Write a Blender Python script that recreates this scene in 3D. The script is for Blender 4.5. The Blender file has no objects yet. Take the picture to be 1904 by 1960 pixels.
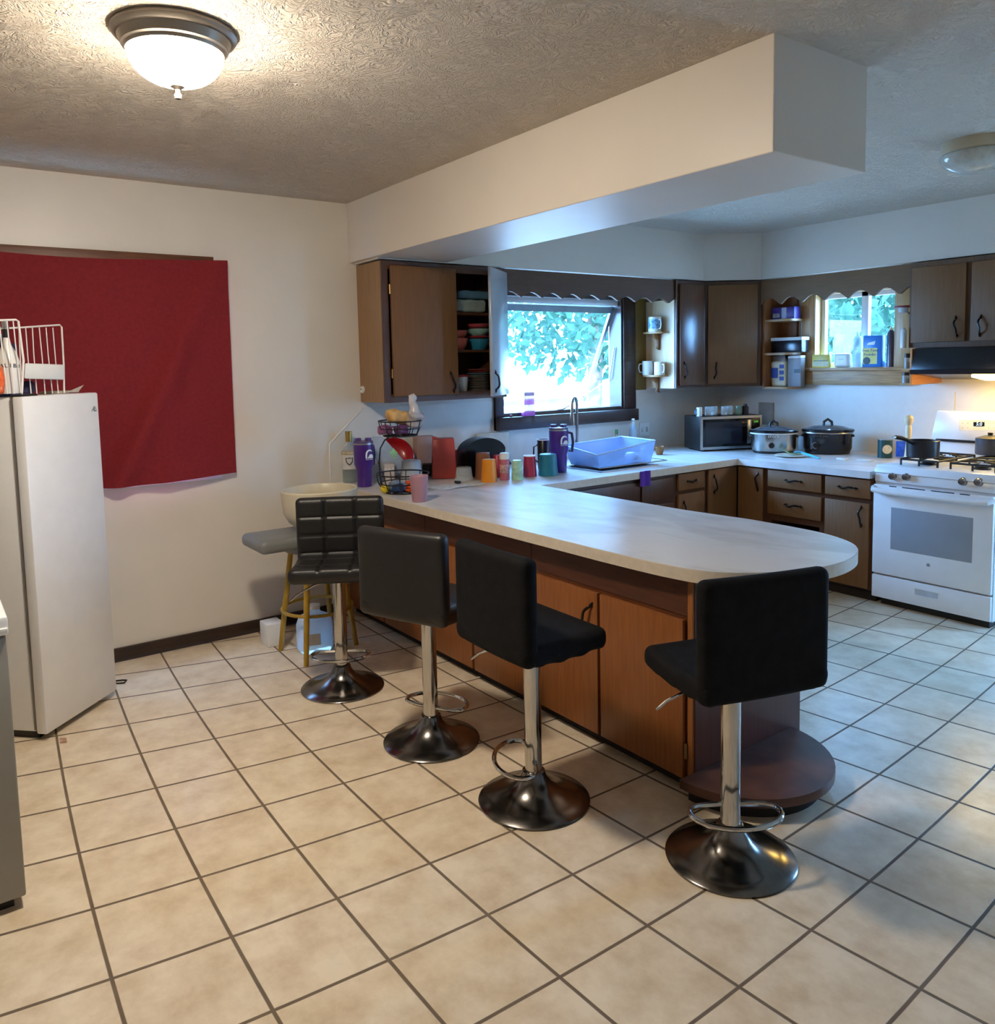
import bpy, bmesh, math, random
from mathutils import Vector, Matrix, Quaternion
random.seed(7)
S = bpy.context.scene
COL = S.collection
PI = math.pi

# ------------------------------------------------------------------ camera, exposure, world, sun
W, H = 1904, 1960
FPX, CX, CY = 1530.0, 952.0, 835.0
CAM = Vector((3.0442, -0.30535, 1.55465))
YAW, PITCH, ROLL = -0.6270, -0.0893, -0.0205


def cam_axes():
    cy, sy, cp, sp = math.cos(YAW), math.sin(YAW), math.cos(PITCH), math.sin(PITCH)
    fw = Vector((-sy * cp, cy * cp, sp)); rt = Vector((cy, sy, 0)); up = rt.cross(fw)
    c, s = math.cos(ROLL), math.sin(ROLL)
    r, u = c * rt + s * up, -s * rt + c * up
    q = lambda v: Vector((-v.y, v.x, v.z))
    return q(r), q(u), q(fw)


RT, UP, FW = cam_axes()
cd = bpy.data.cameras.new('camera'); cam = bpy.data.objects.new('camera', cd); COL.objects.link(cam)
m = Matrix((RT, UP, -FW)).transposed().to_4x4(); m.translation = CAM; cam.matrix_world = m
cd.sensor_fit = 'AUTO'; cd.sensor_width = 36.0; cd.lens = FPX / H * 36.0
cd.shift_x = 0.0; cd.shift_y = (CY - H / 2) / H
cd.clip_start = 0.02; cd.clip_end = 200
S.camera = cam
S.view_settings.view_transform = 'Standard'; S.view_settings.look = 'None'
S.view_settings.exposure = 0.0; S.view_settings.gamma = 1.0; S.view_settings.use_curve_mapping = False
S.cycles.use_denoising = True
S.cycles.use_adaptive_sampling = True; S.cycles.adaptive_threshold = 0.08
S.cycles.max_bounces = 6; S.cycles.diffuse_bounces = 4; S.cycles.glossy_bounces = 3
S.cycles.transparent_max_bounces = 12; S.cycles.transmission_bounces = 6
S.cycles.sample_clamp_indirect = 8.0
S.cycles.caustics_reflective = False; S.cycles.caustics_refractive = False

wd = bpy.data.worlds.new('sky'); S.world = wd; wd.use_nodes = True
SKY_STRENGTH = 54.0
bg = wd.node_tree.nodes['Background']; bg.inputs[0].default_value = (0.21, 0.49, 1.0, 1); bg.inputs[1].default_value = SKY_STRENGTH
sl = bpy.data.lights.new('sun', 'SUN'); so = bpy.data.objects.new('sun', sl); COL.objects.link(so)
sl.energy = 16.0; sl.angle = 0.01; sl.color = (1.0, 0.97, 0.92)
so.rotation_euler = Vector((-0.62, 0.45, -0.9)).to_track_quat('-Z', 'Y').to_euler(); so.location = (6, -6, 9)
LAMP_COLOR = (1.0, 0.88, 0.72); LAMP_STRENGTH = 188.0; HOOD_STRENGTH = 60.0


def ray(u, v):
    return RT * ((u - CX) / FPX) - UP * ((v - CY) / FPX) + FW


def on(u, v, ax, val):
    d = ray(u, v); return CAM + d * ((val - CAM[ax]) / d[ax])


def atx(u, v, x): return on(u, v, 0, x)
def aty(u, v, y): return on(u, v, 1, y)
def atz(u, v, z=0.0): return on(u, v, 2, z)


def atplane(u, v, p, n):
    d = ray(u, v); return CAM + d * (n.dot(p - CAM) / n.dot(d))


def mpp(p): return (Vector(p) - CAM).dot(FW) / FPX


# ------------------------------------------------------------------ helpers: materials
def lin(c):
    return tuple((x / 255 / 12.92 if x / 255 <= 0.04045 else ((x / 255 + 0.055) / 1.055) ** 2.4) for x in c)


MATS = {}


def mat(name, rgb, rough=0.5, metal=0.0, var=0.12, scale=12.0, stretch=None, emit=0.0, alpha=1.0, bump=0.0, bscale=60.0, spec=0.5, emit_rgb=None, coat=0.0):
    if name in MATS: return MATS[name]
    M = bpy.data.materials.new(name); M.use_nodes = True
    nt = M.node_tree; N, L = nt.nodes, nt.links
    b = N['Principled BSDF']
    c = lin(rgb)
    tc = N.new('ShaderNodeTexCoord'); mp = N.new('ShaderNodeMapping'); L.new(tc.outputs['Object'], mp.inputs[0])
    if stretch: mp.inputs['Scale'].default_value = stretch
    nz = N.new('ShaderNodeTexNoise'); nz.inputs['Scale'].default_value = scale; nz.inputs['Detail'].default_value = 4
    L.new(mp.outputs[0], nz.inputs['Vector'])
    cr = N.new('ShaderNodeValToRGB')
    cr.color_ramp.elements[0].position = 0.3; cr.color_ramp.elements[1].position = 0.7
    cr.color_ramp.elements[0].color = tuple(x * (1 - var) for x in c) + (1,)
    cr.color_ramp.elements[1].color = tuple(min(1, x * (1 + var)) for x in c) + (1,)
    L.new(nz.outputs['Fac'], cr.inputs[0]); L.new(cr.outputs[0], b.inputs['Base Color'])
    b.inputs['Roughness'].default_value = rough; b.inputs['Metallic'].default_value = metal
    b.inputs['Specular IOR Level'].default_value = spec
    if coat: b.inputs['Coat Weight'].default_value = coat; b.inputs['Coat Roughness'].default_value = 0.1
    if emit:
        b.inputs['Emission Color'].default_value = lin(emit_rgb or rgb) + (1,); b.inputs['Emission Strength'].default_value = emit
    if bump:
        n2 = N.new('ShaderNodeTexNoise'); n2.inputs['Scale'].default_value = bscale; n2.inputs['Detail'].default_value = 3
        L.new(mp.outputs[0], n2.inputs['Vector'])
        bp = N.new('ShaderNodeBump'); bp.inputs['Strength'].default_value = bump; bp.inputs['Distance'].default_value = 0.01
        L.new(n2.outputs['Fac'], bp.inputs['Height']); L.new(bp.outputs[0], b.inputs['Normal'])
    if alpha < 1.0:
        tr = N.new('ShaderNodeBsdfTransparent'); mx = N.new('ShaderNodeMixShader'); mx.inputs[0].default_value = alpha
        L.new(tr.outputs[0], mx.inputs[1]); L.new(b.outputs[0], mx.inputs[2])
        L.new(mx.outputs[0], N['Material Output'].inputs[0])
    MATS[name] = M
    return M


def glass_mat(name, tint=(1, 1, 1), haze=0.0):
    if name in MATS: return MATS[name]
    M = bpy.data.materials.new(name); M.use_nodes = True
    N, L = M.node_tree.nodes, M.node_tree.links
    N.remove(N['Principled BSDF'])
    tr = N.new('ShaderNodeBsdfTransparent'); gl = N.new('ShaderNodeBsdfGlossy'); mx = N.new('ShaderNodeMixShader')
    tr.inputs[0].default_value = tint + (1,); gl.inputs['Roughness'].default_value = 0.02
    lw = N.new('ShaderNodeLayerWeight'); lw.inputs[0].default_value = 0.5
    pw = N.new('ShaderNodeMath'); pw.operation = 'POWER'; pw.inputs[1].default_value = 5.0; L.new(lw.outputs['Facing'], pw.inputs[0])
    fr = N.new('ShaderNodeMath'); fr.operation = 'MULTIPLY_ADD'; fr.inputs[1].default_value = 0.9; fr.inputs[2].default_value = 0.04; L.new(pw.outputs[0], fr.inputs[0])
    L.new(fr.outputs[0], mx.inputs[0]); L.new(tr.outputs[0], mx.inputs[1]); L.new(gl.outputs[0], mx.inputs[2])
    out = mx
    if haze:
        df = N.new('ShaderNodeBsdfDiffuse'); m2 = N.new('ShaderNodeMixShader'); m2.inputs[0].default_value = haze
        nz = N.new('ShaderNodeTexNoise'); nz.inputs['Scale'].default_value = 9
        cr = N.new('ShaderNodeValToRGB'); cr.color_ramp.elements[0].color = (.5, .5, .5, 1); cr.color_ramp.elements[1].color = (.9, .9, .9, 1)
        L.new(nz.outputs['Fac'], cr.inputs[0]); L.new(cr.outputs[0], df.inputs[0])
        L.new(mx.outputs[0], m2.inputs[1]); L.new(df.outputs[0], m2.inputs[2]); out = m2
    L.new(out.outputs[0], N['Material Output'].inputs[0])
    MATS[name] = M
    return M


def wood(name, rgb, axis='z', rough=0.4, var=0.25, scale=6.0):
    st = {'x': (1, 14, 14), 'y': (14, 1, 14), 'z': (14, 14, 1)}[axis]
    return mat(name, rgb, rough, var=var, scale=scale, stretch=st, bump=0.06, bscale=8)


# ------------------------------------------------------------------ helpers: geometry
class Fr:
    """a face frame: u along the face, z up, n out of the face"""
    def __init__(s, o, u, n): s.o, s.u, s.n = Vector(o), Vector(u).normalized(), Vector(n).normalized()
    def __call__(s, u, z, n=0.0): return s.o + s.u * u + Vector((0, 0, z)) + s.n * n


class MB:
    def __init__(s): s.bm = bmesh.new()

    def hexa(s, pts, bev=0.0, seg=2):
        bm = s.bm
        vs = [bm.verts.new(p) for p in pts]
        fs = [bm.faces.new([vs[i] for i in f]) for f in ((0, 3, 2, 1), (4, 5, 6, 7), (0, 1, 5, 4), (1, 2, 6, 5), (2, 3, 7, 6), (3, 0, 4, 7))]
        if bev > 0:
            es = list({e for f in fs for e in f.edges})
            bmesh.ops.bevel(bm, geom=es, offset=bev, segments=seg, affect='EDGES', profile=0.5)
        return s

    def box(s, lo, hi, bev=0.0, seg=2):
        (a, b, c), (d, e, f) = lo, hi
        return s.hexa([(a, b, c), (d, b, c), (d, e, c), (a, e, c), (a, b, f), (d, b, f), (d, e, f), (a, e, f)], bev, seg)

    def fbox(s, fr, u0, u1, z0, z1, n0, n1, bev=0.0):
        return s.hexa([fr(u0, z0, n0), fr(u1, z0, n0), fr(u1, z0, n1), fr(u0, z0, n1), fr(u0, z1, n0), fr(u1, z1, n0), fr(u1, z1, n1), fr(u0, z1, n1)], bev)

    def lathe(s, prof, n=32, c=(0, 0, 0), sx=1.0, sy=1.0, axis='z', cap=True):
        bm = s.bm; rings = []
        for r, z in prof:
            ring = []
            if r < 1e-6:
                ring = [bm.verts.new(s._ax(0, 0, z, axis, c))]
            else:
                for i in range(n):
                    a = 2 * PI * i / n
                    ring.append(bm.verts.new(s._ax(r * sx * math.cos(a), r * sy * math.sin(a), z, axis, c)))
            rings.append(ring)
        for A, B in zip(rings, rings[1:]):
            if len(A) == 1 and len(B) == 1: continue
            for i in range(n):
                j = (i + 1) % n
                if len(A) == 1: bm.faces.new((A[0], B[j], B[i]))
                elif len(B) == 1: bm.faces.new((A[i], A[j], B[0]))
                else: bm.faces.new((A[i], A[j], B[j], B[i]))
        if cap:
            if len(rings[0]) > 1: bm.faces.new(rings[0][::-1])
            if len(rings[-1]) > 1: bm.faces.new(rings[-1])
        return s

    @staticmethod
    def _ax(x, y, z, axis, c):
        if axis == 'z': p = (x, y, z)
        elif axis == 'x': p = (z, x, y)
        else: p = (x, z, y)
        return Vector(p) + Vector(c)

    def tube(s, pts, r, n=8, closed=False, cap=True):
        bm = s.bm; P = [Vector(p) for p in pts]; k = len(P); rings = []; up = None
        for i in range(k):
            a = P[(i - 1) % k] if closed or i > 0 else P[i]
            b = P[(i + 1) % k] if closed or i < k - 1 else P[i]
            t = (b - a)
            if t.length < 1e-9: t = Vector((0, 0, 1))
            t.normalize()
            if up is None:
                up = Vector((0, 0, 1)) if abs(t.z) < 0.9 else Vector((1, 0, 0))
            x = up - t * up.dot(t)
            if x.length < 1e-6: x = t.orthogonal()
            x.normalize(); y = t.cross(x); up = x
            rr = r[i] if isinstance(r, (list, tuple)) else r
            rings.append([bm.verts.new(P[i] + (x * math.cos(2 * PI * j / n) + y * math.sin(2 * PI * j / n)) * rr) for j in range(n)])
        pairs = list(zip(rings, rings[1:])) + ([(rings[-1], rings[0])] if closed else [])
        for A, B in pairs:
            for j in range(n):
                q = (j + 1) % n; bm.faces.new((A[j], A[q], B[q], B[j]))
        if cap and not closed: bm.faces.new(rings[0][::-1]); bm.faces.new(rings[-1])
        return s

    def poly(s, loops, f, d):
        """flat polygon with holes; f maps (a, b) to a point, d is the extrusion vector"""
        bm = s.bm; es = []
        for lp in loops:
            vs = [bm.verts.new(f(*p)) for p in lp]
            for i in range(len(vs)): es.append(bm.edges.new((vs[i], vs[(i + 1) % len(vs)])))
        g = bmesh.ops.triangle_fill(bm, use_beauty=True, use_dissolve=False, edges=es)
        fs = [x for x in g['geom'] if isinstance(x, bmesh.types.BMFace)]
        ex = bmesh.ops.extrude_face_region(bm, geom=fs)
        bmesh.ops.translate(bm, verts=[x for x in ex['geom'] if isinstance(x, bmesh.types.BMVert)], vec=Vector(d))
        return s

    def rbox(s, half, r, c=(0, 0, 0), n=6, m=None, edit=None):
        """a soft rounded box; edit(p) may push points about"""
        bm = s.bm
        def co(h):
            k = [h - r + r * math.sin(i / 4 * PI / 2) for i in range(5)]
            inner = [(-1 + 2 * i / n) * (h - r) for i in range(1, n)]
            return [-x for x in k[::-1]] + inner + k
        X, Y, Z = (co(h) for h in half); cache = {}
        def vert(p):
            key = tuple(round(q, 6) for q in p)
            if key not in cache:
                v = Vector(p); q = Vector(max(-(h - r), min(h - r, t)) for h, t in zip(half, v)); d = v - q
                w = q + (d.normalized() * r if d.length > 1e-9 else d)
                if edit: w = edit(w)
                if m: w = m @ w
                cache[key] = bm.verts.new(w + Vector(c))
            return cache[key]
        for ax in range(3):
            A, B = [(Y, Z), (Z, X), (X, Y)][ax]
            for sg in (-1, 1):
                for i in range(len(A) - 1):
                    for j in range(len(B) - 1):
                        q = []
                        for a, b in ((A[i], B[j]), (A[i + 1], B[j]), (A[i + 1], B[j + 1]), (A[i], B[j + 1])):
                            p = [0, 0, 0]; p[ax] = sg * half[ax]; p[(ax + 1) % 3] = a; p[(ax + 2) % 3] = b; q.append(vert(p))
                        if len(set(q)) == 4:
                            try: bm.faces.new(q if sg > 0 else q[::-1])
                            except ValueError: pass
        return s

    def grid(s, f, nu, nv, thick=None):
        bm = s.bm
        V = [[bm.verts.new(f(i / nu, j / nv)) for j in range(nv + 1)] for i in range(nu + 1)]
        fs = [bm.faces.new((V[i][j], V[i + 1][j], V[i + 1][j + 1], V[i][j + 1])) for i in range(nu) for j in range(nv)]
        if thick:
            bmesh.ops.solidify(bm, geom=fs, thickness=thick)
        return s

    def xf(s, M):
        bmesh.ops.transform(s.bm, matrix=M, verts=s.bm.verts); return s

    def build(s, name, material, parent=None, loc=None, rz=0.0, smooth=35, world=True):
        """world=True: the points are in world space and are moved into the thing's own frame"""
        bmesh.ops.remove_doubles(s.bm, verts=s.bm.verts, dist=1e-6)
        bmesh.ops.recalc_face_normals(s.bm, faces=s.bm.faces)
        me = bpy.data.meshes.new(name); o = bpy.data.objects.new(name, me); COL.objects.link(o)
        root = parent
        while root is not None and root.parent is not None: root = root.parent
        if world:
            if root is not None: M = Matrix.LocRotScale(root.location, root.rotation_euler, None).inverted()
            elif loc is not None: M = Matrix.LocRotScale(Vector(loc), Matrix.Rotation(rz, 3, 'Z').to_euler(), None).inverted()
            else:
                lo = [min(v.co[i] for v in s.bm.verts) for i in range(3)]; hi = [max(v.co[i] for v in s.bm.verts) for i in range(3)]
                loc = ((lo[0] + hi[0]) / 2, (lo[1] + hi[1]) / 2, lo[2]); M = Matrix.Translation(-Vector(loc))
            bmesh.ops.transform(s.bm, matrix=M, verts=s.bm.verts)
        s.bm.to_mesh(me); s.bm.free()
        me.materials.append(material)
        if smooth:
            for p in me.polygons: p.use_smooth = True
            me.set_sharp_from_angle(angle=math.radians(smooth))
        if parent is not None: o.parent = parent
        elif loc is not None: o.location = loc; o.rotation_euler = (0, 0, rz)
        return o


def tag(o, label=None, cat=None, group=None, kind=None):
    if label: o['label'] = label
    if cat: o['category'] = cat
    if group: o['group'] = group
    if kind: o['kind'] = kind
    return o


def thing(name, label, cat, loc=(0, 0, 0), rz=0.0, group=None, kind=None):
    o = bpy.data.objects.new(name, None); COL.objects.link(o); o.empty_display_size = 0.05
    o.location = loc; o.rotation_euler = (0, 0, rz)
    return tag(o, label, cat, group, kind)


def copy_tree(o, parent=None):
    c = o.copy(); COL.objects.link(c)
    if parent: c.parent = parent
    for ch in o.children: copy_tree(ch, c)
    return c


def text(name, s, size, M, material, parent, extrude=0.0006, shear=0.0):
    cu = bpy.data.curves.new(name, 'FONT'); cu.body = s; cu.size = size; cu.extrude = extrude; cu.align_x = 'CENTER'; cu.align_y = 'CENTER'; cu.shear = shear; cu.resolution_u = 2
    t = bpy.data.objects.new(name, cu); COL.objects.link(t)
    me = bpy.data.meshes.new_from_object(t.evaluated_get(bpy.context.evaluated_depsgraph_get()))
    COL.objects.unlink(t); bpy.data.objects.remove(t); bpy.data.curves.remove(cu)
    root = parent
    while root.parent: root = root.parent
    R = Matrix.LocRotScale(root.location, root.rotation_euler, None).inverted()
    me.transform(R @ M); me.materials.clear(); me.materials.append(material)
    o = bpy.data.objects.new(name, me); COL.objects.link(o); o.parent = parent
    return o


def facing(p, n, up=(0, 0, 1)):
    """matrix that lays the xy plane at p facing along n"""
    n = Vector(n).normalized(); x = Vector(up).cross(n).normalized(); y = n.cross(x)
    M = Matrix((x, y, n)).transposed().to_4x4(); M.translation = Vector(p); return M


XW, ZC = -1.573, 0.842


def to_cam(p):
    d = CAM - Vector(p); d.z = 0; return d.normalized()


def spot(u, v, z, r=0.0):
    """the point on a level surface under a thing whose near lower edge shows at pixel u, v"""
    p = atz(u, v, z); p = p - to_cam(p) * r
    if z == ZC and p.x < XW + r + .03:
        p = atx(u, v, XW + r + .03)
    p.z = z + (.0008 if z == ZC else 0)
    return p
# ------------------------------------------------------------------ materials in use
XU, XB = -1.26, -0.62
YW, YU, YB, YP = 5.52, 5.27, 4.50, 1.85
ZF, ZS = 2.563, 2.195
M_wall = mat('wall_paint', (226, 219, 207), 0.38, var=0.03, scale=3, bump=0.05, bscale=40)
M_soff = mat('soffit_paint', (222, 214, 203), 0.42, var=0.03, scale=2)
M_black = mat('black_iron', (22, 20, 20), 0.4, var=0.1)
M_chrome = mat('chrome', (190, 188, 185), 0.12, 1.0, var=0.1, scale=8)
M_chrome_worn = mat('worn_chrome', (120, 116, 112), 0.2, 1.0, var=0.45, scale=9)
M_steel = mat('brushed_steel', (170, 168, 165), 0.3, 1.0, var=0.1, scale=6, stretch=(1, 1, 30))
M_door = wood('cabinet_door_wood', (120, 80, 42), 'z', 0.6, 0.1)
M_frame = wood('cabinet_frame_wood', (82, 52, 34), 'z', 0.4, 0.2)
M_pdoor = wood('peninsula_door_wood', (140, 84, 42), 'z', 0.36, 0.16)
M_pframe = wood('peninsula_frame_wood', (104, 58, 32), 'x', 0.38, 0.2)
M_side = wood('cabinet_side_wood', (150, 112, 72), 'z', 0.4, 0.12)
M_val = wood('valance_wood', (88, 60, 38), 'y', 0.65, 0.12)
M_pine = wood('pine_trim', (196, 150, 96), 'z', 0.4, 0.2)
M_pine_h = wood('pine_board', (178, 138, 92), 'x', 0.45, 0.25)
M_dark = wood('dark_stained_wood', (58, 38, 30), 'y', 0.35, 0.2)
M_white = mat('white_enamel', (236, 236, 236), 0.22, var=0.02)
M_wplastic = mat('white_plastic', (232, 232, 228), 0.35, var=0.03)
M_vinyl = mat('white_vinyl_frame', (228, 230, 232), 0.35, var=0.03)
M_glass = glass_mat('window_glass', (0.97, 1.0, 1.0))
M_kick = mat('toe_kick', (34, 26, 22), 0.8, var=0.3, scale=30)
M_clear = mat('clear_plastic', (225, 232, 235), 0.12, var=0.03, alpha=0.28)
M_frost = mat('frosted_plastic', (205, 212, 216), 0.35, var=0.04, alpha=0.72)
M_jar = mat('jar_glass', (205, 215, 215), 0.06, var=0.03, alpha=0.22)


def ceiling_material():
    M = bpy.data.materials.new('stomped_plaster'); M.use_nodes = True
    N, L = M.node_tree.nodes, M.node_tree.links; b = N['Principled BSDF']
    b.inputs['Base Color'].default_value = lin((214, 202, 186)) + (1,); b.inputs['Roughness'].default_value = 0.75
    tc = N.new('ShaderNodeTexCoord')
    n1 = N.new('ShaderNodeTexNoise'); n1.inputs['Scale'].default_value = 5.0; n1.inputs['Detail'].default_value = 2
    n2 = N.new('ShaderNodeTexNoise'); n2.inputs['Scale'].default_value = 26.0; n2.inputs['Detail'].default_value = 5; n2.inputs['Distortion'].default_value = 1.6
    L.new(tc.outputs['Object'], n1.inputs['Vector'])
    # ridges thrown in every direction, the direction itself drifting from patch to patch
    sub = N.new('ShaderNodeVectorMath'); sub.operation = 'SCALE'; sub.inputs['Scale'].default_value = 0.5
    L.new(n1.outputs['Color'], sub.inputs[0])
    add = N.new('ShaderNodeVectorMath'); L.new(tc.outputs['Object'], add.inputs[0]); L.new(sub.outputs[0], add.inputs[1])
    L.new(add.outputs[0], n2.inputs['Vector'])
    n3 = N.new('ShaderNodeTexNoise'); n3.inputs['Scale'].default_value = 28.0; n3.inputs['Detail'].default_value = 2; n3.inputs['Distortion'].default_value = 2.0
    L.new(add.outputs[0], n3.inputs['Vector'])
    r = N.new('ShaderNodeValToRGB'); r.color_ramp.elements[0].position = 0.46; r.color_ramp.elements[1].position = 0.56
    L.new(n3.outputs['Fac'], r.inputs[0])
    mx = N.new('ShaderNodeMath'); mx.operation = 'MULTIPLY_ADD'; mx.inputs[1].default_value = 0.9
    L.new(n2.outputs['Fac'], mx.inputs[0]); L.new(r.outputs[0], mx.inputs[2])
    bp = N.new('ShaderNodeBump'); bp.inputs['Strength'].default_value = 0.85; bp.inputs['Distance'].default_value = 0.009
    L.new(mx.outputs[0], bp.inputs['Height']); L.new(bp.outputs[0], b.inputs['Normal'])
    return M


def tile_material():
    """square tiles laid by the floor mesh's own tile coordinates"""
    M = bpy.data.materials.new('ceramic_tile'); M.use_nodes = True
    N, L = M.node_tree.nodes, M.node_tree.links; b = N['Principled BSDF']
    uv = N.new('ShaderNodeUVMap'); uv.uv_map = 'tile'
    sp = N.new('ShaderNodeSeparateXYZ'); L.new(uv.outputs[0], sp.inputs[0])
    ds = []
    for k in (0, 1):
        a = N.new('ShaderNodeMath'); a.operation = 'FRACT'; L.new(sp.outputs[k], a.inputs[0])
        c = N.new('ShaderNodeMath'); c.operation = 'SUBTRACT'; L.new(a.outputs[0], c.inputs[0]); c.inputs[1].default_value = 0.5
        d = N.new('ShaderNodeMath'); d.operation = 'ABSOLUTE'; L.new(c.outputs[0], d.inputs[0]); ds.append(d)
    mxm = N.new('ShaderNodeMath'); mxm.operation = 'MAXIMUM'; L.new(ds[0].outputs[0], mxm.inputs[0]); L.new(ds[1].outputs[0], mxm.inputs[1])
    g = N.new('ShaderNodeMapRange'); g.inputs['From Min'].default_value = 0.480; g.inputs['From Max'].default_value = 0.487
    L.new(mxm.outputs[0], g.inputs['Value'])
    tc = N.new('ShaderNodeTexCoord')
    nz = N.new('ShaderNodeTexNoise'); nz.inputs['Scale'].default_value = 7; nz.inputs['Detail'].default_value = 8; nz.inputs['Roughness'].default_value = 0.65
    L.new(tc.outputs['Object'], nz.inputs['Vector'])
    cr = N.new('ShaderNodeValToRGB'); e = cr.color_ramp.elements
    e[0].position = 0.32; e[0].color = lin((212, 190, 158)) + (1,); e[1].position = 0.62; e[1].color = lin((240, 224, 198)) + (1,)
    L.new(nz.outputs['Fac'], cr.inputs[0])
    n2 = N.new('ShaderNodeTexNoise'); n2.inputs['Scale'].default_value = 12; L.new(tc.outputs['Object'], n2.inputs['Vector'])
    c2 = N.new('ShaderNodeValToRGB'); e = c2.color_ramp.elements
    e[0].color = lin((96, 80, 64)) + (1,); e[1].color = lin((130, 112, 92)) + (1,); L.new(n2.outputs['Fac'], c2.inputs[0])
    mix = N.new('ShaderNodeMix'); mix.data_type = 'RGBA'
    L.new(g.outputs[0], mix.inputs[0]); L.new(cr.outputs[0], mix.inputs[6]); L.new(c2.outputs[0], mix.inputs[7]); L.new(mix.outputs[2], b.inputs['Base Color'])
    ro = N.new('ShaderNodeMapRange'); ro.inputs['To Min'].default_value = 0.3; ro.inputs['To Max'].default_value = 0.8
    L.new(g.outputs[0], ro.inputs['Value']); L.new(ro.outputs[0], b.inputs['Roughness'])
    iv = N.new('ShaderNodeMath'); iv.operation = 'SUBTRACT'; iv.inputs[0].default_value = 1; L.new(g.outputs[0], iv.inputs[1])
    h = N.new('ShaderNodeMath'); h.operation = 'MULTIPLY_ADD'; L.new(nz.outputs['Fac'], h.inputs[0]); h.inputs[1].default_value = 0.12; L.new(iv.outputs[0], h.inputs[2])
    bp = N.new('ShaderNodeBump'); bp.inputs['Strength'].default_value = 0.5; bp.inputs['Distance'].default_value = 0.003
    L.new(h.outputs[0], bp.inputs['Height']); L.new(bp.outputs[0], b.inputs['Normal'])
    return M


# ------------------------------------------------------------------ the room
X1, Y0 = 4.3, -2.5


def struct(mb, name, material, **k):
    return tag(mb.build(name, material, **k), kind='structure')


def tile_uv(x, y):
    p, q = (x - 1.5) / 2, (y - 1) / 2
    a = 3.281 + 6.417 * q - 0.174 * q * q - 0.289 * p - 0.562 * p * q - 0.259 * p * p
    r = 4.722 - 0.173 * q + 0.4 * q * q + 6.721 * p + 0.919 * p * q + 0.214 * p * p
    return a, r


bm = bmesh.new(); uvl = bm.loops.layers.uv.new('tile'); n = 50
V = [[bm.verts.new((XW - .1 + (X1 - XW + .2) * i / n, Y0 - .1 + (YW - Y0 + .2) * j / n, 0)) for j in range(n + 1)] for i in range(n + 1)]
for i in range(n):
    for j in range(n):
        f = bm.faces.new((V[i][j], V[i + 1][j], V[i + 1][j + 1], V[i][j + 1]))
        for l in f.loops: l[uvl].uv = tile_uv(l.vert.co.x, l.vert.co.y)
me = bpy.data.meshes.new('floor'); bm.to_mesh(me); bm.free(); me.materials.append(tile_material())
fl = bpy.data.objects.new('floor', me); COL.objects.link(fl); tag(fl, kind='structure')

struct(MB().box((XW - .15, Y0 - .15, ZF), (X1 + .15, YW + .15, ZF + .12)), 'ceiling', ceiling_material(), loc=(0, 0, ZF))


def rect(a0, a1, b0, b1): return [(a0, b0), (a1, b0), (a1, b1), (a0, b1)]


WIN1 = (-0.30, 1.06, 0.985, 2.12)          # the curtained window: y0, y1, z0, z1
WIN2 = (3.07, 4.285, 1.175, 2.075)         # over the sink
WIN3 = (-0.655, 0.02, 1.475, 2.06)         # over the range counter: x0, x1, z0, z1
GDOOR = (1.95, 2.55, 0.03, 2.05)           # glazed door past the right edge
struct(MB().poly([rect(Y0 - .15, YW + .15, -.02, ZF), rect(*WIN1), rect(*WIN2)], lambda a, b: Vector((XW, a, b)), (-.15, 0, 0)), 'wall_back', M_wall, loc=(XW, 1.5, 0), smooth=0)
struct(MB().poly([rect(XW, X1 + .15, -.02, ZF), rect(*WIN3), rect(*GDOOR)], lambda a, b: Vector((a, YW, b)), (0, .15, 0)), 'wall_right', M_wall, loc=(1.3, YW, 0), smooth=0)
struct(MB().box((X1, Y0 - .15, -.02), (X1 + .15, YW, ZF)), 'wall_front', M_wall, loc=(X1, 1.5, 0), smooth=0)
struct(MB().box((XW, Y0 - .15, -.02), (X1, Y0, ZF)), 'wall_left', M_wall, loc=(1.3, Y0, 0), smooth=0)

# the dropped beam over the peninsula and the boxed soffit over the wall cabinets
struct(MB().box((XW - .01, 1.925, 2.203), (1.474, 2.462, ZF + .01), 0.004), 'wall_beam', M_soff, loc=(0, 2.2, 2.203), smooth=0)
DX = -0.985
struct(MB().poly([[(XW - .01, 1.96), (XU, 1.96), (XU, 4.90), (DX, YU), (X1, YU), (X1, YW + .01), (XW - .01, YW + .01)]], lambda a, b: Vector((a, b, ZS)), (0, 0, ZF + .01 - ZS)), 'wall_soffit', M_wall, loc=(0, 5, ZS), smooth=0)
struct(MB().box((XW, Y0, 0), (XW + .018, 1.80, .075), .004), 'baseboard_back', wood('baseboard_wood', (52, 38, 30), 'y'))
# laminate splash panel with its clipped upper corner, and its edge strip
struct(MB().poly([[(1.745, ZC), (YW, ZC), (YW, 1.30), (4.44, 1.30), (4.44, 1.08), (2.995, 1.08), (2.995, 1.30), (1.985, 1.30), (1.747, 1.085)]], lambda a, b: Vector((XW + .001, a, b)), (.004, 0, 0)), 'trim_1', mat('splash_laminate', (222, 218, 208), 0.35, var=0.03), smooth=0)
struct(MB().tube([(XW + .006, 1.745, ZC + .002), (XW + .006, 1.747, 1.085), (XW + .006, 1.985, 1.30)], .005, 6), 'trim_2', M_wplastic)
struct(MB().box((XW + .006, YW - .005, ZC), (.42, YW - .001, 1.30)), 'trim_3', MATS['splash_laminate'], smooth=0)

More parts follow.
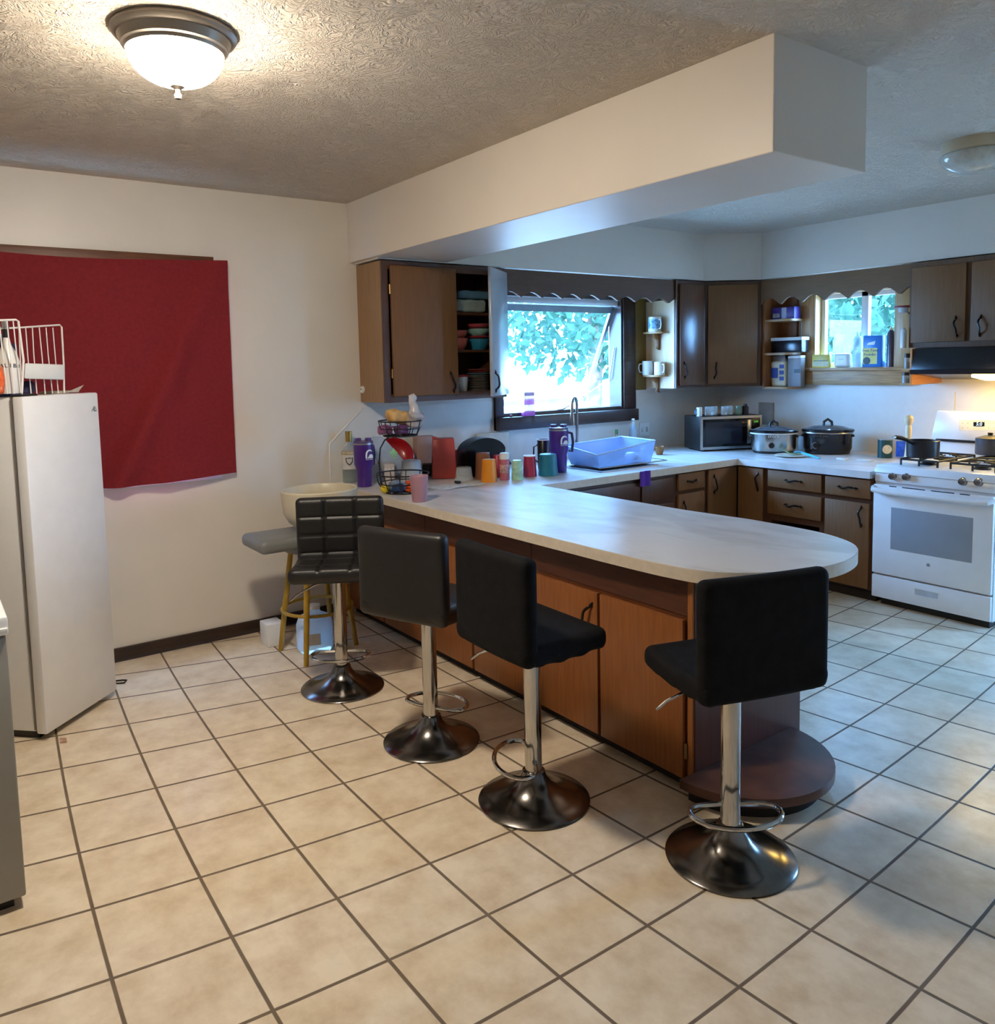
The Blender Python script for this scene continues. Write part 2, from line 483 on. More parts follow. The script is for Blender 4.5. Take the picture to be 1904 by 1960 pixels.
# --- window over the sink: dark frame, awning sash swung out at the bottom, pane
y0, y1, z0, z1 = WIN2
w = thing('window_2', 'dark stained window over the sink with its sash tilted out', None, (XW, (y0 + y1) / 2, z0), kind='structure')
f = MB()
f.box((XW - .12, y0, z0 - .002), (XW + .015, y0 + .022, z1)).box((XW - .12, y1 - .022, z0), (XW + .015, y1, z1))
f.box((XW - .12, y0, z0 - .002), (XW + .005, y1, z0 + .028)).box((XW - .12, y0, z1 - .03), (XW + .015, y1, z1))
f.box((XW + .001, y0 - .06, z0 - .085), (XW + .028, y0 + .004, z1 + .06), .003).box((XW + .001, y1 - .004, z0 - .085), (XW + .028, y1 + .13, z1 + .06), .003)
f.box((XW + .001, y0 - .06, z1), (XW + .028, y1 + .13, z1 + .06), .003)
f.build('window_frame', M_dark, w)
MB().box((XW - .03, y0 - .06, z0 - .09), (XW + .06, y1 + .13, z0 + .003), .004).build('window_sill', M_dark, w)
MB().box((XW - .05, y0 + .02, z1 - .075), (XW - .02, y1 - .02, z1 - .032), .002).build('head_rail', M_vinyl, w)
top = Vector((XW - .055, 0, z1 - .08)); bot = Vector((XW - .055 - .36, 0, z0 + .02 + .04)); t = bot - top; nn = Vector((t.z, 0, -t.x)).normalized()


def sash(a, b, s, d=0.0): return Vector((0, y0 + .03 + (y1 - y0 - .06) * a, 0)) + top + t * b + nn * d


sm = MB()
for a0, a1, b0, b1 in ((0, .025, 0, 1), (.975, 1, 0, 1), (0, 1, 0, .06), (0, 1, .95, 1)):
    sm.hexa([sash(a0, b0, 0, -.012), sash(a1, b0, 0, -.012), sash(a1, b1, 0, -.012), sash(a0, b1, 0, -.012), sash(a0, b0, 0, .012), sash(a1, b0, 0, .012), sash(a1, b1, 0, .012), sash(a0, b1, 0, .012)])
sa = sm.build('sash', mat('grey_metal_sash', (120, 128, 132), .4, .3), w)
MB().hexa([sash(.02, .05, 0, -.002), sash(.98, .05, 0, -.002), sash(.98, .96, 0, -.002), sash(.02, .96, 0, -.002), sash(.02, .05, 0, .002), sash(.98, .05, 0, .002), sash(.98, .96, 0, .002), sash(.02, .96, 0, .002)]).build('pane', M_glass, sa)
MB().tube([sash(.97, .95, 0), Vector((XW - .1, y1 - .04, z0 + .25)), Vector((XW - .05, y1 - .035, z0 + .5))], .005, 6).build('stay_arm', M_steel, w)
MB().tube([Vector((XW - .02, 3.62, z0 + .03)), Vector((XW + .02, 3.64, z0 + .035)), Vector((XW + .03, 3.70, z0 + .06))], .006, 6).build('crank_handle', M_steel, w)

# --- small slider over the range counter: pine casing, white frame, two panes
x0, x1, z0, z1 = WIN3
w = thing('window_3', 'small white sliding window in a pine casing beside the range hood', None, ((x0 + x1) / 2, YW, z0), kind='structure')
f = MB()
f.box((x0 - .10, YW - .035, z0 - .02), (x0 + .004, YW - .001, z1 + .08), .003).box((x1 - .004, YW - .035, z0 - .02), (x1 + .10, YW - .001, z1 + .08), .003)
f.box((x0 - .005, YW - .03, z0), (x0 + .02, YW + .12, z1)).box((x1 - .02, YW - .03, z0), (x1 + .005, YW + .12, z1)).box((x0, YW - .03, z1 - .01), (x1, YW + .12, z1 + .03))
f.build('window_frame', M_pine, w)
MB().box((x0 - .12, YW - .075, z0 - .02), (x1 + .12, YW + .12, z0 + .004), .003).build('window_sill', M_pine_h, w)
MB().box((x0 - .14, YW - .05, z0 - .13), (x1 + .10, YW - .001, z0 - .021), .004).build('apron', M_pine_h, w)
f = MB(); xm = (x0 + x1) / 2 + .045
for a0, a1, c0, c1 in ((x0 + .02, x0 + .055, z0, z1), (x1 - .055, x1 - .02, z0, z1), (x0 + .02, x1 - .02, z0, z0 + .04), (x0 + .02, x1 - .02, z1 - .045, z1 - .005), (xm - .028, xm + .028, z0, z1)):
    f.box((a0, YW + .05, c0), (a1, YW + .09, c1), .003)
f.build('slider_frame', M_vinyl, w)
MB().box((x0 + .05, YW + .068, z0 + .035), (xm - .02, YW + .072, z1 - .04)).build('pane', M_glass, w)
MB().box((xm + .02, YW + .068, z0 + .035), (x1 - .05, YW + .072, z1 - .04)).build('pane', M_glass, w)

# --- window behind the red curtain
y0, y1, z0, z1 = WIN1
w = thing('window_1', 'window hidden behind the red curtain, dark wood head trim showing', None, (XW, (y0 + y1) / 2, z0), kind='structure')
MB().box((XW + .001, y0 - .06, z1 - .005), (XW + .024, y1 + .03, z1 + .066), .003).build('head_trim', wood('head_trim_wood', (98, 60, 34), 'y', .45, .3), w)
f = MB().box((XW - .12, y0, z0), (XW - .001, y0 + .03, z1)).box((XW - .12, y1 - .03, z0), (XW - .001, y1, z1)).box((XW - .12, y0, z1 - .03), (XW - .001, y1, z1))
f.box((XW - .10, (y0 + y1) / 2 - .02, z0), (XW - .05, (y0 + y1) / 2 + .02, z1)); f.build('window_frame', M_vinyl, w)
MB().box((XW - .13, y0 - .02, z0 - .045), (XW + .022, y1 + .02, z0), .003).build('window_sill', M_vinyl, w)
MB().box((XW - .077, y0 + .03, z0), (XW - .073, y1 - .03, z1 - .03)).build('pane', M_glass, w)

# --- glazed door beyond the right edge
x0, x1, z0, z1 = GDOOR
w = thing('door_1', 'glazed back door past the range', None, ((x0 + x1) / 2, YW, 0), kind='structure')
f = MB().box((x0, YW + .03, z0), (x0 + .1, YW + .07, z1)).box((x1 - .1, YW + .03, z0), (x1, YW + .07, z1)).box((x0 + .1, YW + .03, z1 - .12), (x1 - .1, YW + .07, z1)).box((x0 + .1, YW + .03, z0), (x1 - .1, YW + .07, z0 + .22))
f.build('door_frame', M_white, w)
MB().box((x0 + .1, YW + .048, z0 + .22), (x1 - .1, YW + .052, z1 - .12)).build('pane', M_glass, w)

# daylight guides in the three clear openings (sampling portals: they give off no light of their own)
def portal(name, c, sx, sy, d):
    l = bpy.data.lights.new(name, 'AREA'); l.shape = 'RECTANGLE'; l.size = sx; l.size_y = sy; l.cycles.is_portal = True
    o = bpy.data.objects.new(name, l); COL.objects.link(o); o.location = c; o.rotation_euler = Vector(d).to_track_quat('-Z', 'Z').to_euler()


portal('daylight_sink', (XW - .14, (WIN2[0] + WIN2[1]) / 2, (WIN2[2] + WIN2[3]) / 2), WIN2[1] - WIN2[0], WIN2[3] - WIN2[2], (1, 0, 0))
portal('daylight_range', ((WIN3[0] + WIN3[1]) / 2, YW + .14, (WIN3[2] + WIN3[3]) / 2), WIN3[1] - WIN3[0], WIN3[3] - WIN3[2], (0, -1, 0))
portal('daylight_door', ((GDOOR[0] + GDOOR[1]) / 2, YW + .14, 1.1), GDOOR[1] - GDOOR[0], 1.95, (0, -1, 0))
portal('daylight_curtain', (XW - .14, .38, 1.55), 1.36, 1.13, (1, 0, 0))
# ------------------------------------------------------------------ exterior
def leaf_crown(c, R, n, seed, size=0.16):
    rnd = random.Random(seed); mb = MB()
    for _ in range(n):
        while True:
            p = Vector((rnd.uniform(-1, 1), rnd.uniform(-1, 1), rnd.uniform(-1, 1)))
            if 0.25 < p.length < 1: break
        p = Vector((p.x * R[0], p.y * R[1], p.z * R[2])) + Vector(c)
        q = Quaternion((rnd.uniform(-1, 1), rnd.uniform(-1, 1), rnd.uniform(-1, 1), rnd.uniform(-1, 1))).normalized()
        s = size * rnd.uniform(.6, 1.3)
        vs = [mb.bm.verts.new(p + q @ Vector(k) * s) for k in ((-.5, 0, 0), (0, -.28, .05), (.6, 0, 0), (0, .28, .05))]
        mb.bm.faces.new(vs)
    return mb


def leaf_material():
    M = bpy.data.materials.new('sunlit_leaves'); M.use_nodes = True
    N, L = M.node_tree.nodes, M.node_tree.links; N.remove(N['Principled BSDF'])
    tc = N.new('ShaderNodeTexCoord'); nz = N.new('ShaderNodeTexNoise'); nz.inputs['Scale'].default_value = 2.5; L.new(tc.outputs['Object'], nz.inputs['Vector'])
    cr = N.new('ShaderNodeValToRGB'); cr.color_ramp.elements[0].position = .35; cr.color_ramp.elements[1].position = .65
    cr.color_ramp.elements[0].color = (.03, .075, .05, 1); cr.color_ramp.elements[1].color = (.065, .13, .09, 1); L.new(nz.outputs['Fac'], cr.inputs[0])
    d = N.new('ShaderNodeBsdfDiffuse'); t = N.new('ShaderNodeBsdfTranslucent'); mx = N.new('ShaderNodeMixShader'); mx.inputs[0].default_value = .5
    L.new(cr.outputs[0], d.inputs[0]); L.new(cr.outputs[0], t.inputs[0]); L.new(d.outputs[0], mx.inputs[1]); L.new(t.outputs[0], mx.inputs[2]); L.new(mx.outputs[0], N['Material Output'].inputs[0])
    return M


M_leaf = leaf_material(); M_bark = mat('bark', (92, 78, 64), .9, var=.3, scale=5)
struct(MB().box((-40, -12, -.5), (XW - .16, 40, -.35)), 'ground', mat('bright_gravel_yard', (196, 190, 180), .9, var=.15, scale=2), loc=(-20, 10, -.35), smooth=0)
struct(MB().box((XW - .1, YW + .16, -.5), (30, 40, -.35)), 'ground', MATS['bright_gravel_yard'], loc=(8, 20, -.35), smooth=0)
for k, (x, y, R, zc, h, nl, lab) in enumerate((
        (-7.5, 9.4, (2.6, 2.4, 2.0), 3.2, 1.6, 5200, 'leafy tree seen through the left half of the sink window'),
        (-7.0, 14.5, (3.0, 2.6, 2.4), 2.9, 1.3, 5200, 'leafy tree seen through the right half of the sink window'),
        (-10.5, 20.5, (3.4, 3.4, 2.6), 2.6, 1.2, 4200, 'low spreading tree far behind the others past the sink window'),
        (-1.6, 10.2, (2.4, 1.8, 2.6), 2.3, 1.0, 6200, 'dense tree close outside the small range window'))):
    t = thing('tree', lab, 'tree', (x, y, -.35), group=None)
    leaf_crown((x, y, zc), R, nl, 11 + k, .2).build('crown', M_leaf, t, smooth=0)
    MB().tube([(x, y, -.35), (x + .08, y + .05, h), (x, y, zc)], [.17, .13, .05], 8).build('trunk', M_bark, t)
p = Vector((-9.0, 11.9, -.35))
t = thing('lawn_chair', 'pinkish high-backed lawn chair out in the bright yard', 'chair', p)
fr = Fr(p, (-.75, .66, 0), (.66, .75, 0)); mb = MB().hexa([fr(-.35, .45, -.3), fr(.35, .45, -.3), fr(.35, .45, .35), fr(-.35, .45, .35), fr(-.35, .53, -.3), fr(.35, .53, -.3), fr(.35, .55, .35), fr(-.35, .55, .35)]); mb.build('seat', mat('blue_grey_slats', (150, 160, 178), .7), t)
MB().hexa([fr(-.35, .5, -.32), fr(.35, .5, -.32), fr(.35, .5, -.25), fr(-.35, .5, -.25), fr(-.3, 1.35, -.62), fr(.3, 1.35, -.62), fr(.3, 1.35, -.55), fr(-.3, 1.35, -.55)]).build('backrest', mat('pink_slats', (225, 150, 150), .7), t)
for a, b in ((-.32, -.25), (.32, -.25), (-.32, .3), (.32, .3)): MB().fbox(fr, a - .03, a + .03, 0, .5, b - .03, b + .03).build('leg', MATS['blue_grey_slats'], t)

# ------------------------------------------------------------------ cabinets
M_pull = mat('dark_bronze_pull', (34, 28, 25), .35, .6, var=.2)


def pull(parent, fr, u, z, ang=90, L=.1, n=.0):
    """an arched pull with leaf shaped ends"""
    a = math.radians(ang); mb = MB(); pts = []
    for i in range(13):
        t = -1 + 2 * i / 12; s = t * L / 2; b = .006 * math.sin(t * PI)
        pts.append((u + s * math.cos(a) - b * math.sin(a), z + s * math.sin(a) + b * math.cos(a), n + .004 + .022 * (1 - t ** 4)))
    mb.tube([fr(*p) for p in pts], [.0062 if 0 < i < 12 else .003 for i in range(13)], 6)
    for sg in (-1, 1):
        c = sg * L / 2 * 1.12; mb.tube([fr(u + c * .8 * math.cos(a), z + c * .8 * math.sin(a), n + .003), fr(u + c * math.cos(a), z + c * math.sin(a), n + .003), fr(u + c * 1.3 * math.cos(a), z + c * 1.3 * math.sin(a), n + .002)], [.004, .0095, .0015], 6)
    return mb.build('handle', M_pull, parent)


def door(parent, fr, u0, u1, z0, z1, material, n=.0, th=.02, hx=None, hz=None, ang=90, name='door', L=.1, hinge=None):
    d = MB().fbox(fr, u0, u1, z0, z1, n + .001, n + th, .004).build(name, material, parent)
    if hx is not None: pull(d, fr, hx, hz, ang, L, n + th)
    if hinge is not None:
        for hz_ in (z0 + (z1 - z0) * .18, z0 + (z1 - z0) * .82):
            MB().tube([fr(hinge, hz_ - .028, n + th * .6), fr(hinge, hz_ + .028, n + th * .6)], .006, 6).build('hinge', M_brass, d)
    return d


M_brass = mat('dull_brass', (170, 140, 90), .35, .9, var=.15)

# --- peninsula: three units facing the stools
PF = Fr((0, YP, 0), (1, 0, 0), (0, -1, 0))


def pen_unit(x0, x1, doors, label, last=False):
    t = thing('base_cabinet', label, 'cabinet', ((x0 + x1) / 2, YP + .3, 0), group='peninsula base cabinets')
    b = MB().fbox(PF, x0, x1, .05, ZC - .046, -.64, -.002)
    b.build('body', M_pframe, t)
    MB().fbox(PF, x0 + .001, x1 - .001, 0, .05, -.6, -.03).build('toe_kick', M_kick, t)
    MB().fbox(PF, x0 + .002, x1 - .002, .655, ZC - .047, -.002, .004).build('rail', wood('peninsula_rail_wood', (78, 40, 26), 'x', .4, .2), t)
    for (a, c, hx, ang, hg) in doors: door(t, PF, a, c, .055, .640, M_pdoor, 0, .02, hx, .535, ang, 'door', .1, hg)
    return t


pen_unit(XW + .02, -.60, ((-1.53, -1.09, None, 90, None), (-1.07, -.63, None, 90, None)), 'wooden base cabinet at the wall end of the peninsula')
pen_unit(-.60, .312, ((-.575, -.155, None, 90, None), (-.138, .295, None, 90, None)), 'wooden base cabinet in the middle of the peninsula')
t = pen_unit(.312, 1.22, ((.352, .748, .69, 62, None), (.762, 1.188, None, 90, 1.196)), 'wooden base cabinet at the rounded end of the peninsula')
MB().fbox(PF, 1.199, 1.222, .02, ZC - .047, -.02, .006, .002).build('corner_stile', wood('corner_stile_wood', (150, 92, 46), 'z', .35, .15), t)
MB().box((1.2205, YP + .004, .02), (1.226, 2.49, ZC - .047)).build('end_panel', wood('end_panel_wood', (92, 48, 32), 'z', .3, .15), t)

t = thing('plinth_shelf', 'half-round worn wooden shelf at floor level on the peninsula end', 'shelf', (1.4, 2.05, 0))
hr = [(1.228, 1.77)] + [(1.228 + .335 * math.sin(a), 2.10 - .33 * math.cos(a)) for a in [PI * i / 28 for i in range(1, 28)]] + [(1.228, 2.43)]
MB().poly([hr], lambda a, b: Vector((a, b, .058)), (0, 0, .032)).build('shelf_board', mat('worn_brown_board', (88, 56, 42), .35, var=.45, scale=9), t, smooth=20)
MB().poly([[(1.228 + (a - 1.228) * .86, 2.10 + (b - 2.10) * .86) for a, b in hr]], lambda a, b: Vector((a, b, 0)), (0, 0, .058)).build('base', M_kick, t, smooth=20)

# --- the countertop: one piece along the peninsula, the sink wall and the range wall
END = [(.871, 1.772), (1.06, 1.780), (1.19, 1.793), (1.288, 1.815), (1.375, 1.872), (1.449, 1.975), (1.505, 2.103), (1.527, 2.247), (1.504, 2.39), (1.453, 2.506), (1.375, 2.588), (1.242, 2.650), (1.102, 2.672), (.853, 2.676)]


def chaikin(P, k=2):
    for _ in range(k):
        Q = [P[0]]
        for a, b in zip(P, P[1:]):
            Q += [(a[0] * .75 + b[0] * .25, a[1] * .75 + b[1] * .25), (a[0] * .25 + b[0] * .75, a[1] * .25 + b[1] * .75)]
        P = Q + [P[-1]]
    return P


XF = -.585; YF = 4.465; XR = .405
OUT = [(XW + .006, 1.738)] + chaikin(END) + [(.5, 2.64), (XF, 2.63), (XF, YF), (XR, YF), (XR, YW - .006), (XW + .006, YW - .006)]
SINK = (-1.12, -.74, 3.27, 3.76)
t = thing('countertop', 'white marbled laminate countertop running from the rounded peninsula past the sink to the range', 'countertop', (0, 2.2, ZC - .045))


def marble():
    M = bpy.data.materials.new('white_marble_laminate'); M.use_nodes = True
    N, L = M.node_tree.nodes, M.node_tree.links; b = N['Principled BSDF']
    tc = N.new('ShaderNodeTexCoord'); mp = N.new('ShaderNodeMapping'); mp.inputs['Scale'].default_value = (1.0, 2.2, 1); L.new(tc.outputs['Object'], mp.inputs[0])
    nz = N.new('ShaderNodeTexNoise'); nz.inputs['Scale'].default_value = 2.2; nz.inputs['Detail'].default_value = 7; nz.inputs['Distortion'].default_value = 1.2; L.new(mp.outputs[0], nz.inputs['Vector'])
    cr = N.new('ShaderNodeValToRGB'); e = cr.color_ramp.elements; e[0].position = .33; e[0].color = lin((196, 191, 186)) + (1,); e[1].position = .55; e[1].color = lin((222, 219, 216)) + (1,)
    L.new(nz.outputs['Fac'], cr.inputs[0]); L.new(cr.outputs[0], b.inputs['Base Color']); b.inputs['Roughness'].default_value = .28
    return M


M_marble = marble()
hole = [(SINK[0], SINK[2]), (SINK[1], SINK[2]), (SINK[1], SINK[3]), (SINK[0], SINK[3])]
MB().poly([OUT, hole], lambda a, b: Vector((a, b, ZC - .045)), (0, 0, .045)).build('top', M_marble, t, smooth=25)
mb = MB(); E2 = OUT[:-4] + [OUT[-4]]
def offs(P, d):
    R = []
    for i in range(len(P)):
        a = Vector(P[max(0, i - 1)]); b = Vector(P[min(len(P) - 1, i + 1)]); tt = (b - a).normalized(); R.append((P[i][0] + tt.y * d, P[i][1] - tt.x * d))
    return R
inn, ou = offs(E2, -.001), offs(E2, .0015)
for i in range(len(E2) - 1):
    mb.hexa([(*inn[i], ZC - .046), (*ou[i], ZC - .046), (*ou[i + 1], ZC - .046), (*inn[i + 1], ZC - .046), (*inn[i], ZC - .0025), (*ou[i], ZC - .0025), (*ou[i + 1], ZC - .0025), (*inn[i + 1], ZC - .0025)])
mb.build('edge_band', mat('edge_laminate', (214, 202, 184), .35, var=.06, scale=40), t)['label'] = 'cream laminate edge with dark specks'

# --- base cabinets along the sink wall (faces towards the camera side)
SF = Fr((XB, 0, 0), (0, 1, 0), (1, 0, 0))


def base_unit(fr, u0, u1, depth, label, fill):
    o = fr((u0 + u1) / 2, 0, -depth / 2)
    t = thing('base_cabinet', label, 'cabinet', o, group='base cabinets around the sink and range')
    b = MB(); th = .02
    b.fbox(fr, u0, u0 + th, .08, ZC - .047, -depth, -.02).fbox(fr, u1 - th, u1, .08, ZC - .047, -depth, -.02).fbox(fr, u0, u1, .08, .1, -depth, -.02).fbox(fr, u0, u1, .08, ZC - .047, -depth, -depth + .01)
    b.build('body', M_frame, t)
    MB().fbox(fr, u0 + .001, u1 - .001, 0, .08, -depth + .05, -.06).build('toe_kick', M_kick, t)
    fill(t); return t


def face(t, fr, u0, u1, holes=()):
    MB().poly([rect(u0, u1, .08, ZC - .047)] + [rect(*h) for h in holes], lambda a, b: fr(a, b, -.02), fr.n * .02).build('face_frame', M_frame, t, smooth=0)


def f_sink(t):
    face(t, SF, 2.66, 3.83); door(t, SF, 2.70, 3.23, .12, .60, M_frame, hx=3.17, hz=.5); door(t, SF, 3.26, 3.80, .12, .60, M_frame, hx=3.32, hz=.5)
    MB().fbox(SF, 2.70, 3.48, .63, .77, .001, .018, .003).build('false_front', M_frame, t)
    MB().fbox(SF, 3.50, 3.80, .63, .77, .001, .018, .003).build('false_front', M_frame, t)


def f_draw(t):
    face(t, SF, 3.83, 4.14)
    door(t, SF, 3.85, 4.12, .67, .785, M_door, hx=3.985, hz=.73, ang=180, name='drawer', L=.08); door(t, SF, 3.85, 4.12, .12, .645, M_door, hx=3.90, hz=.53)


def f_corner(t):
    face(t, SF, 4.14, YB - .001); door(t, SF, 4.165, YB - .025, .12, .785, M_door, hx=4.22, hz=.68)


base_unit(SF, 2.66, 3.83, .9, 'wide dark wooden sink cabinet, half hidden behind the peninsula top', f_sink)
base_unit(SF, 3.832, 4.14, .9, 'narrow wooden base cabinet with a drawer, beside the inside corner', f_draw)
base_unit(SF, 4.142, YB - .001, .9, 'single-door base cabinet on the sink side of the inside corner', f_corner)
RF = Fr((0, YB, 0), (1, 0, 0), (0, -1, 0))


def f_r1(t):
    face(t, RF, XB + .001, -.372); door(t, RF, XB + .025, -.385, .12, .785, M_door, hx=-.425, hz=.69)


def f_r2(t):
    face(t, RF, -.370, .078, ((-.325, .045, .12, .43),))
    for a, c in ((.665, .785), (.475, .635)): door(t, RF, -.345, .066, a, c, M_door, hx=-.14, hz=(a + c) / 2, ang=180, name='drawer', L=.1)


def f_r3(t):
    face(t, RF, .079, .412)
    door(t, RF, .092, .400, .665, .785, M_door, hx=.25, hz=.725, ang=180, name='drawer', L=.1); door(t, RF, .092, .395, .09, .635, M_door, hx=.345, hz=.55)


base_unit(RF, XB + .001, -.372, .95, 'single-door base cabinet on the range side of the inside corner', f_r1)
base_unit(RF, -.370, .078, .95, 'base cabinet with two drawers above an open dark compartment', f_r2)
base_unit(RF, .079, .412, .95, 'base cabinet with one drawer over a door, right against the range', f_r3)

# --- wall cabinets
UF = Fr((XU, 0, 0), (0, 1, 0), (1, 0, 0))
Z0, Z1 = 1.338, 2.186
CY0, CM, CY1 = 1.975, 2.49, 2.885
t = thing('wall_cabinet', 'wall cabinet by the red curtain side with its right door standing open on dishes', 'cabinet', (-1.42, 2.43, Z0))
D = XU - XW - .002
b = MB().box((XW + .001, CY0, Z0), (XU, CY0 + .02, Z1)); b.build('side_panel', M_side, t)
b = MB().box((XW + .001, CY1 - .02, Z0), (XU, CY1, Z1)).box((XW + .001, CY0 + .02, Z0 + .02), (XU, CY1 - .02, Z0 + .04)).box((XW + .001, CY0 + .02, Z1 - .02), (XU, CY1 - .02, Z1)).box((XW + .001, CY0 + .02, Z0), (XW + .01, CY1 - .02, Z1))
b.build('body', M_frame, t)
SH1, SH2 = 1.655, 1.895
for z in (SH1, SH2): MB().box((XW + .01, CY0 + .02, z - .016), (XU - .03, CY1 - .02, z)).build('shelf', M_frame, t)
MB().poly([rect(CY0, CY1, Z0, Z1), rect(CY0 + .04, CM - .01, Z0 + .05, Z1 - .05), rect(CM + .01, CY1 - .02, Z0 + .05, Z1 - .05)], lambda a, b: UF(a, b, .0005), UF.n * .018).build('face_frame', M_frame, t, smooth=0)
door(t, UF, CY0 + .05, CM, Z0 + .035, Z1 - .028, M_door, .019, .02, CM - .05, 1.45, 100, 'door', .1, CY0 + .045)
a = math.radians(38); dw = .385; hg = UF(CY1 - .005, 0, .02)
DF = Fr(hg + Vector((math.sin(a), -math.cos(a), 0)) * dw, (-math.sin(a), math.cos(a), 0), (math.cos(a), math.sin(a), 0))
door(t, DF, 0, dw, Z0 + .02, Z1 - .03, mat('window_reflection_door', (176, 178, 180), .2, var=.04), 0, .02, .055, 1.45, 90, 'door', .1)  # wooden door coloured pale: the window's reflection is put into its colour
t = thing('magnetic_clip', 'small white round clip stuck low on the wall cabinet side', 'clip', (-1.5, CY0 - .004, 1.4))
MB().lathe([(0, -.012), (.02, -.012), (.024, -.004), (.024, 0)], 20, (-1.535, CY0 - .001, 1.415), axis='y').build('disc', M_wplastic, t)
MB().lathe([(.004, -.016), (.004, -.011)], 10, (-1.535, CY0 - .001, 1.418), axis='y').build('hole', M_black, t)

t = thing('wall_cabinet', 'narrow dark wall cabinet beside the mug board', 'cabinet', (-1.4, 4.73, Z0), group='corner wall cabinets')
MB().fbox(UF, 4.555, 4.90, Z0, Z1, -D, -.001).build('body', M_frame, t)
MB().fbox(UF, 4.555, 4.90, Z0, Z1, -.001, .015).build('face_frame', M_frame, t)
MB().box((XW + .002, 4.5512, Z0), (XU - .002, 4.5545, Z1 - .15)).build('side_panel', wood('light_side_wood', (214, 184, 146), 'z', .35, .1), t)
door(t, UF, 4.585, 4.87, Z0 + .02, Z1 - .03, wood('dark_door_wood', (96, 62, 42), 'z', .25, .15), .015, .02, 4.63, 1.48, 95, 'door', .1)
cd0, cd1 = Vector((XU, 4.902, 0)), Vector((DX, YU, 0)); u = (cd1 - cd0).normalized(); CF = Fr(cd0, u, (u.y, -u.x, 0)); cl = (cd1 - cd0).length
t = thing('wall_cabinet', 'angled corner wall cabinet above the microwave', 'cabinet', (-1.4, 5.3, Z0), group='corner wall cabinets')
MB().poly([[(XW + .001, 4.902), (XU, 4.902), (DX, YU), (DX, YW - .001), (XW + .001, YW - .001)]], lambda a, b: Vector((a, b, Z0)), (0, 0, Z1 - Z0)).build('body', M_frame, t, smooth=0)
door(t, CF, .03, cl - .03, Z0 + .025, Z1 - .03, M_door, .001, .02, .09, 1.47, 82, 'door', .1)
UR = Fr((0, YU, 0), (1, 0, 0), (0, -1, 0)); DR = YW - YU - .002
t = thing('wall_cabinet', 'two-door wall cabinet above the black range hood', 'cabinet', (.6, YU + .1, 1.61))
MB().fbox(UR, .225, 1.05, 1.61, Z1, -DR, -.001).build('body', M_frame, t)
MB().fbox(UR, .225, 1.05, 1.61, Z1, -.001, .014).build('face_frame', wood('light_frame_wood', (100, 70, 45), 'z', .4, .2), t)
door(t, UR, .245, .596, 1.645, Z1 - .035, M_door, .014, .02, .545, 1.74, 95, 'door', .1); door(t, UR, .628, 1.02, 1.645, Z1 - .035, M_door, .014, .02, .69, 1.74, 88, 'door', .1)

# --- valances with scalloped lower edges
def scallop(fr, u0, u1, zb, zt, amp, pitch, ph, n0, n1):
    N = int((u1 - u0) / .012); P = []
    for i in range(N + 1):
        q = u0 + (u1 - u0) * i / N; w_ = ((q + ph) / pitch) % 1.0
        s = math.sin(PI * w_) ** 1.2
        P.append((q, zb + amp * s))
    return MB().poly([P + [(u1, zt), (u0, zt)]], lambda a, b: fr(a, b, n0), fr.n * (n1 - n0))


tag(scallop(UF, CY1 + .002, 4.549, 2.005, Z1, .035, .182, .06, -.02, 0).build('valance', M_val, None, loc=(XU, 3.7, 2.0), smooth=25), 'dark scalloped wooden valance above the sink window', 'valance')
tag(scallop(UR, DX + .002, .223, 1.985, Z1, .055, .19, .045, -.02, 0).build('valance', wood('valance_wood_range', (112, 80, 48), 'x', .65, .12), None, loc=(-.4, YU, 1.98), smooth=25), 'brown scalloped wooden valance above the small range window', 'valance')

# --- bracket shelves for mugs on the side of the narrow cabinet, and a strip of panelling by the window
SY = 4.551
qa, qb = atx(1215, 700, XW + .012).y, 4.55
tag(MB().box((XW + .001, qa, 1.325), (XW + .013, qb, 2.06), .002).build('panel_strip', wood('olive_side_wood', (120, 92, 40), 'z', .4, .1), None), 'olive brown strip of panelling between the sink window and the narrow cabinet', 'panel')
MUGS = []
for k, (u, v) in enumerate(((1259, 636), (1251, 718))):
    c = aty(u, v, SY); hw = .115; c.x = max(XW + .017 + hw, min(c.x, XU - hw - .005))
    t = thing('bracket_shelf', ('upper', 'lower')[k] + ' half-round mug shelf on the narrow cabinet side by the sink window', 'shelf', (c.x, SY - .05, c.z - .13), group='mug shelves')
    MB().poly([[(c.x - hw, SY)] + [(c.x - hw * math.cos(PI * i / 12), SY - .10 * math.sin(PI * i / 12) ** .6) for i in range(1, 12)] + [(c.x + hw, SY)]], lambda a, b: Vector((a, b, c.z - .012)), (0, 0, .014)).build('shelf_board', M_pine_h, t)
    MB().poly([[(.0, 0), (.075, 0), (.06, -.03), (.025, -.05), (.022, -.09), (.03, -.115), (.0, -.13)]], lambda a, b: Vector((c.x + .005, SY - a, c.z - .0125 + b)), (.02, 0, 0)).build('bracket', wood('bracket_wood', (120, 76, 40), 'z'), t)
    MUGS.append(c)

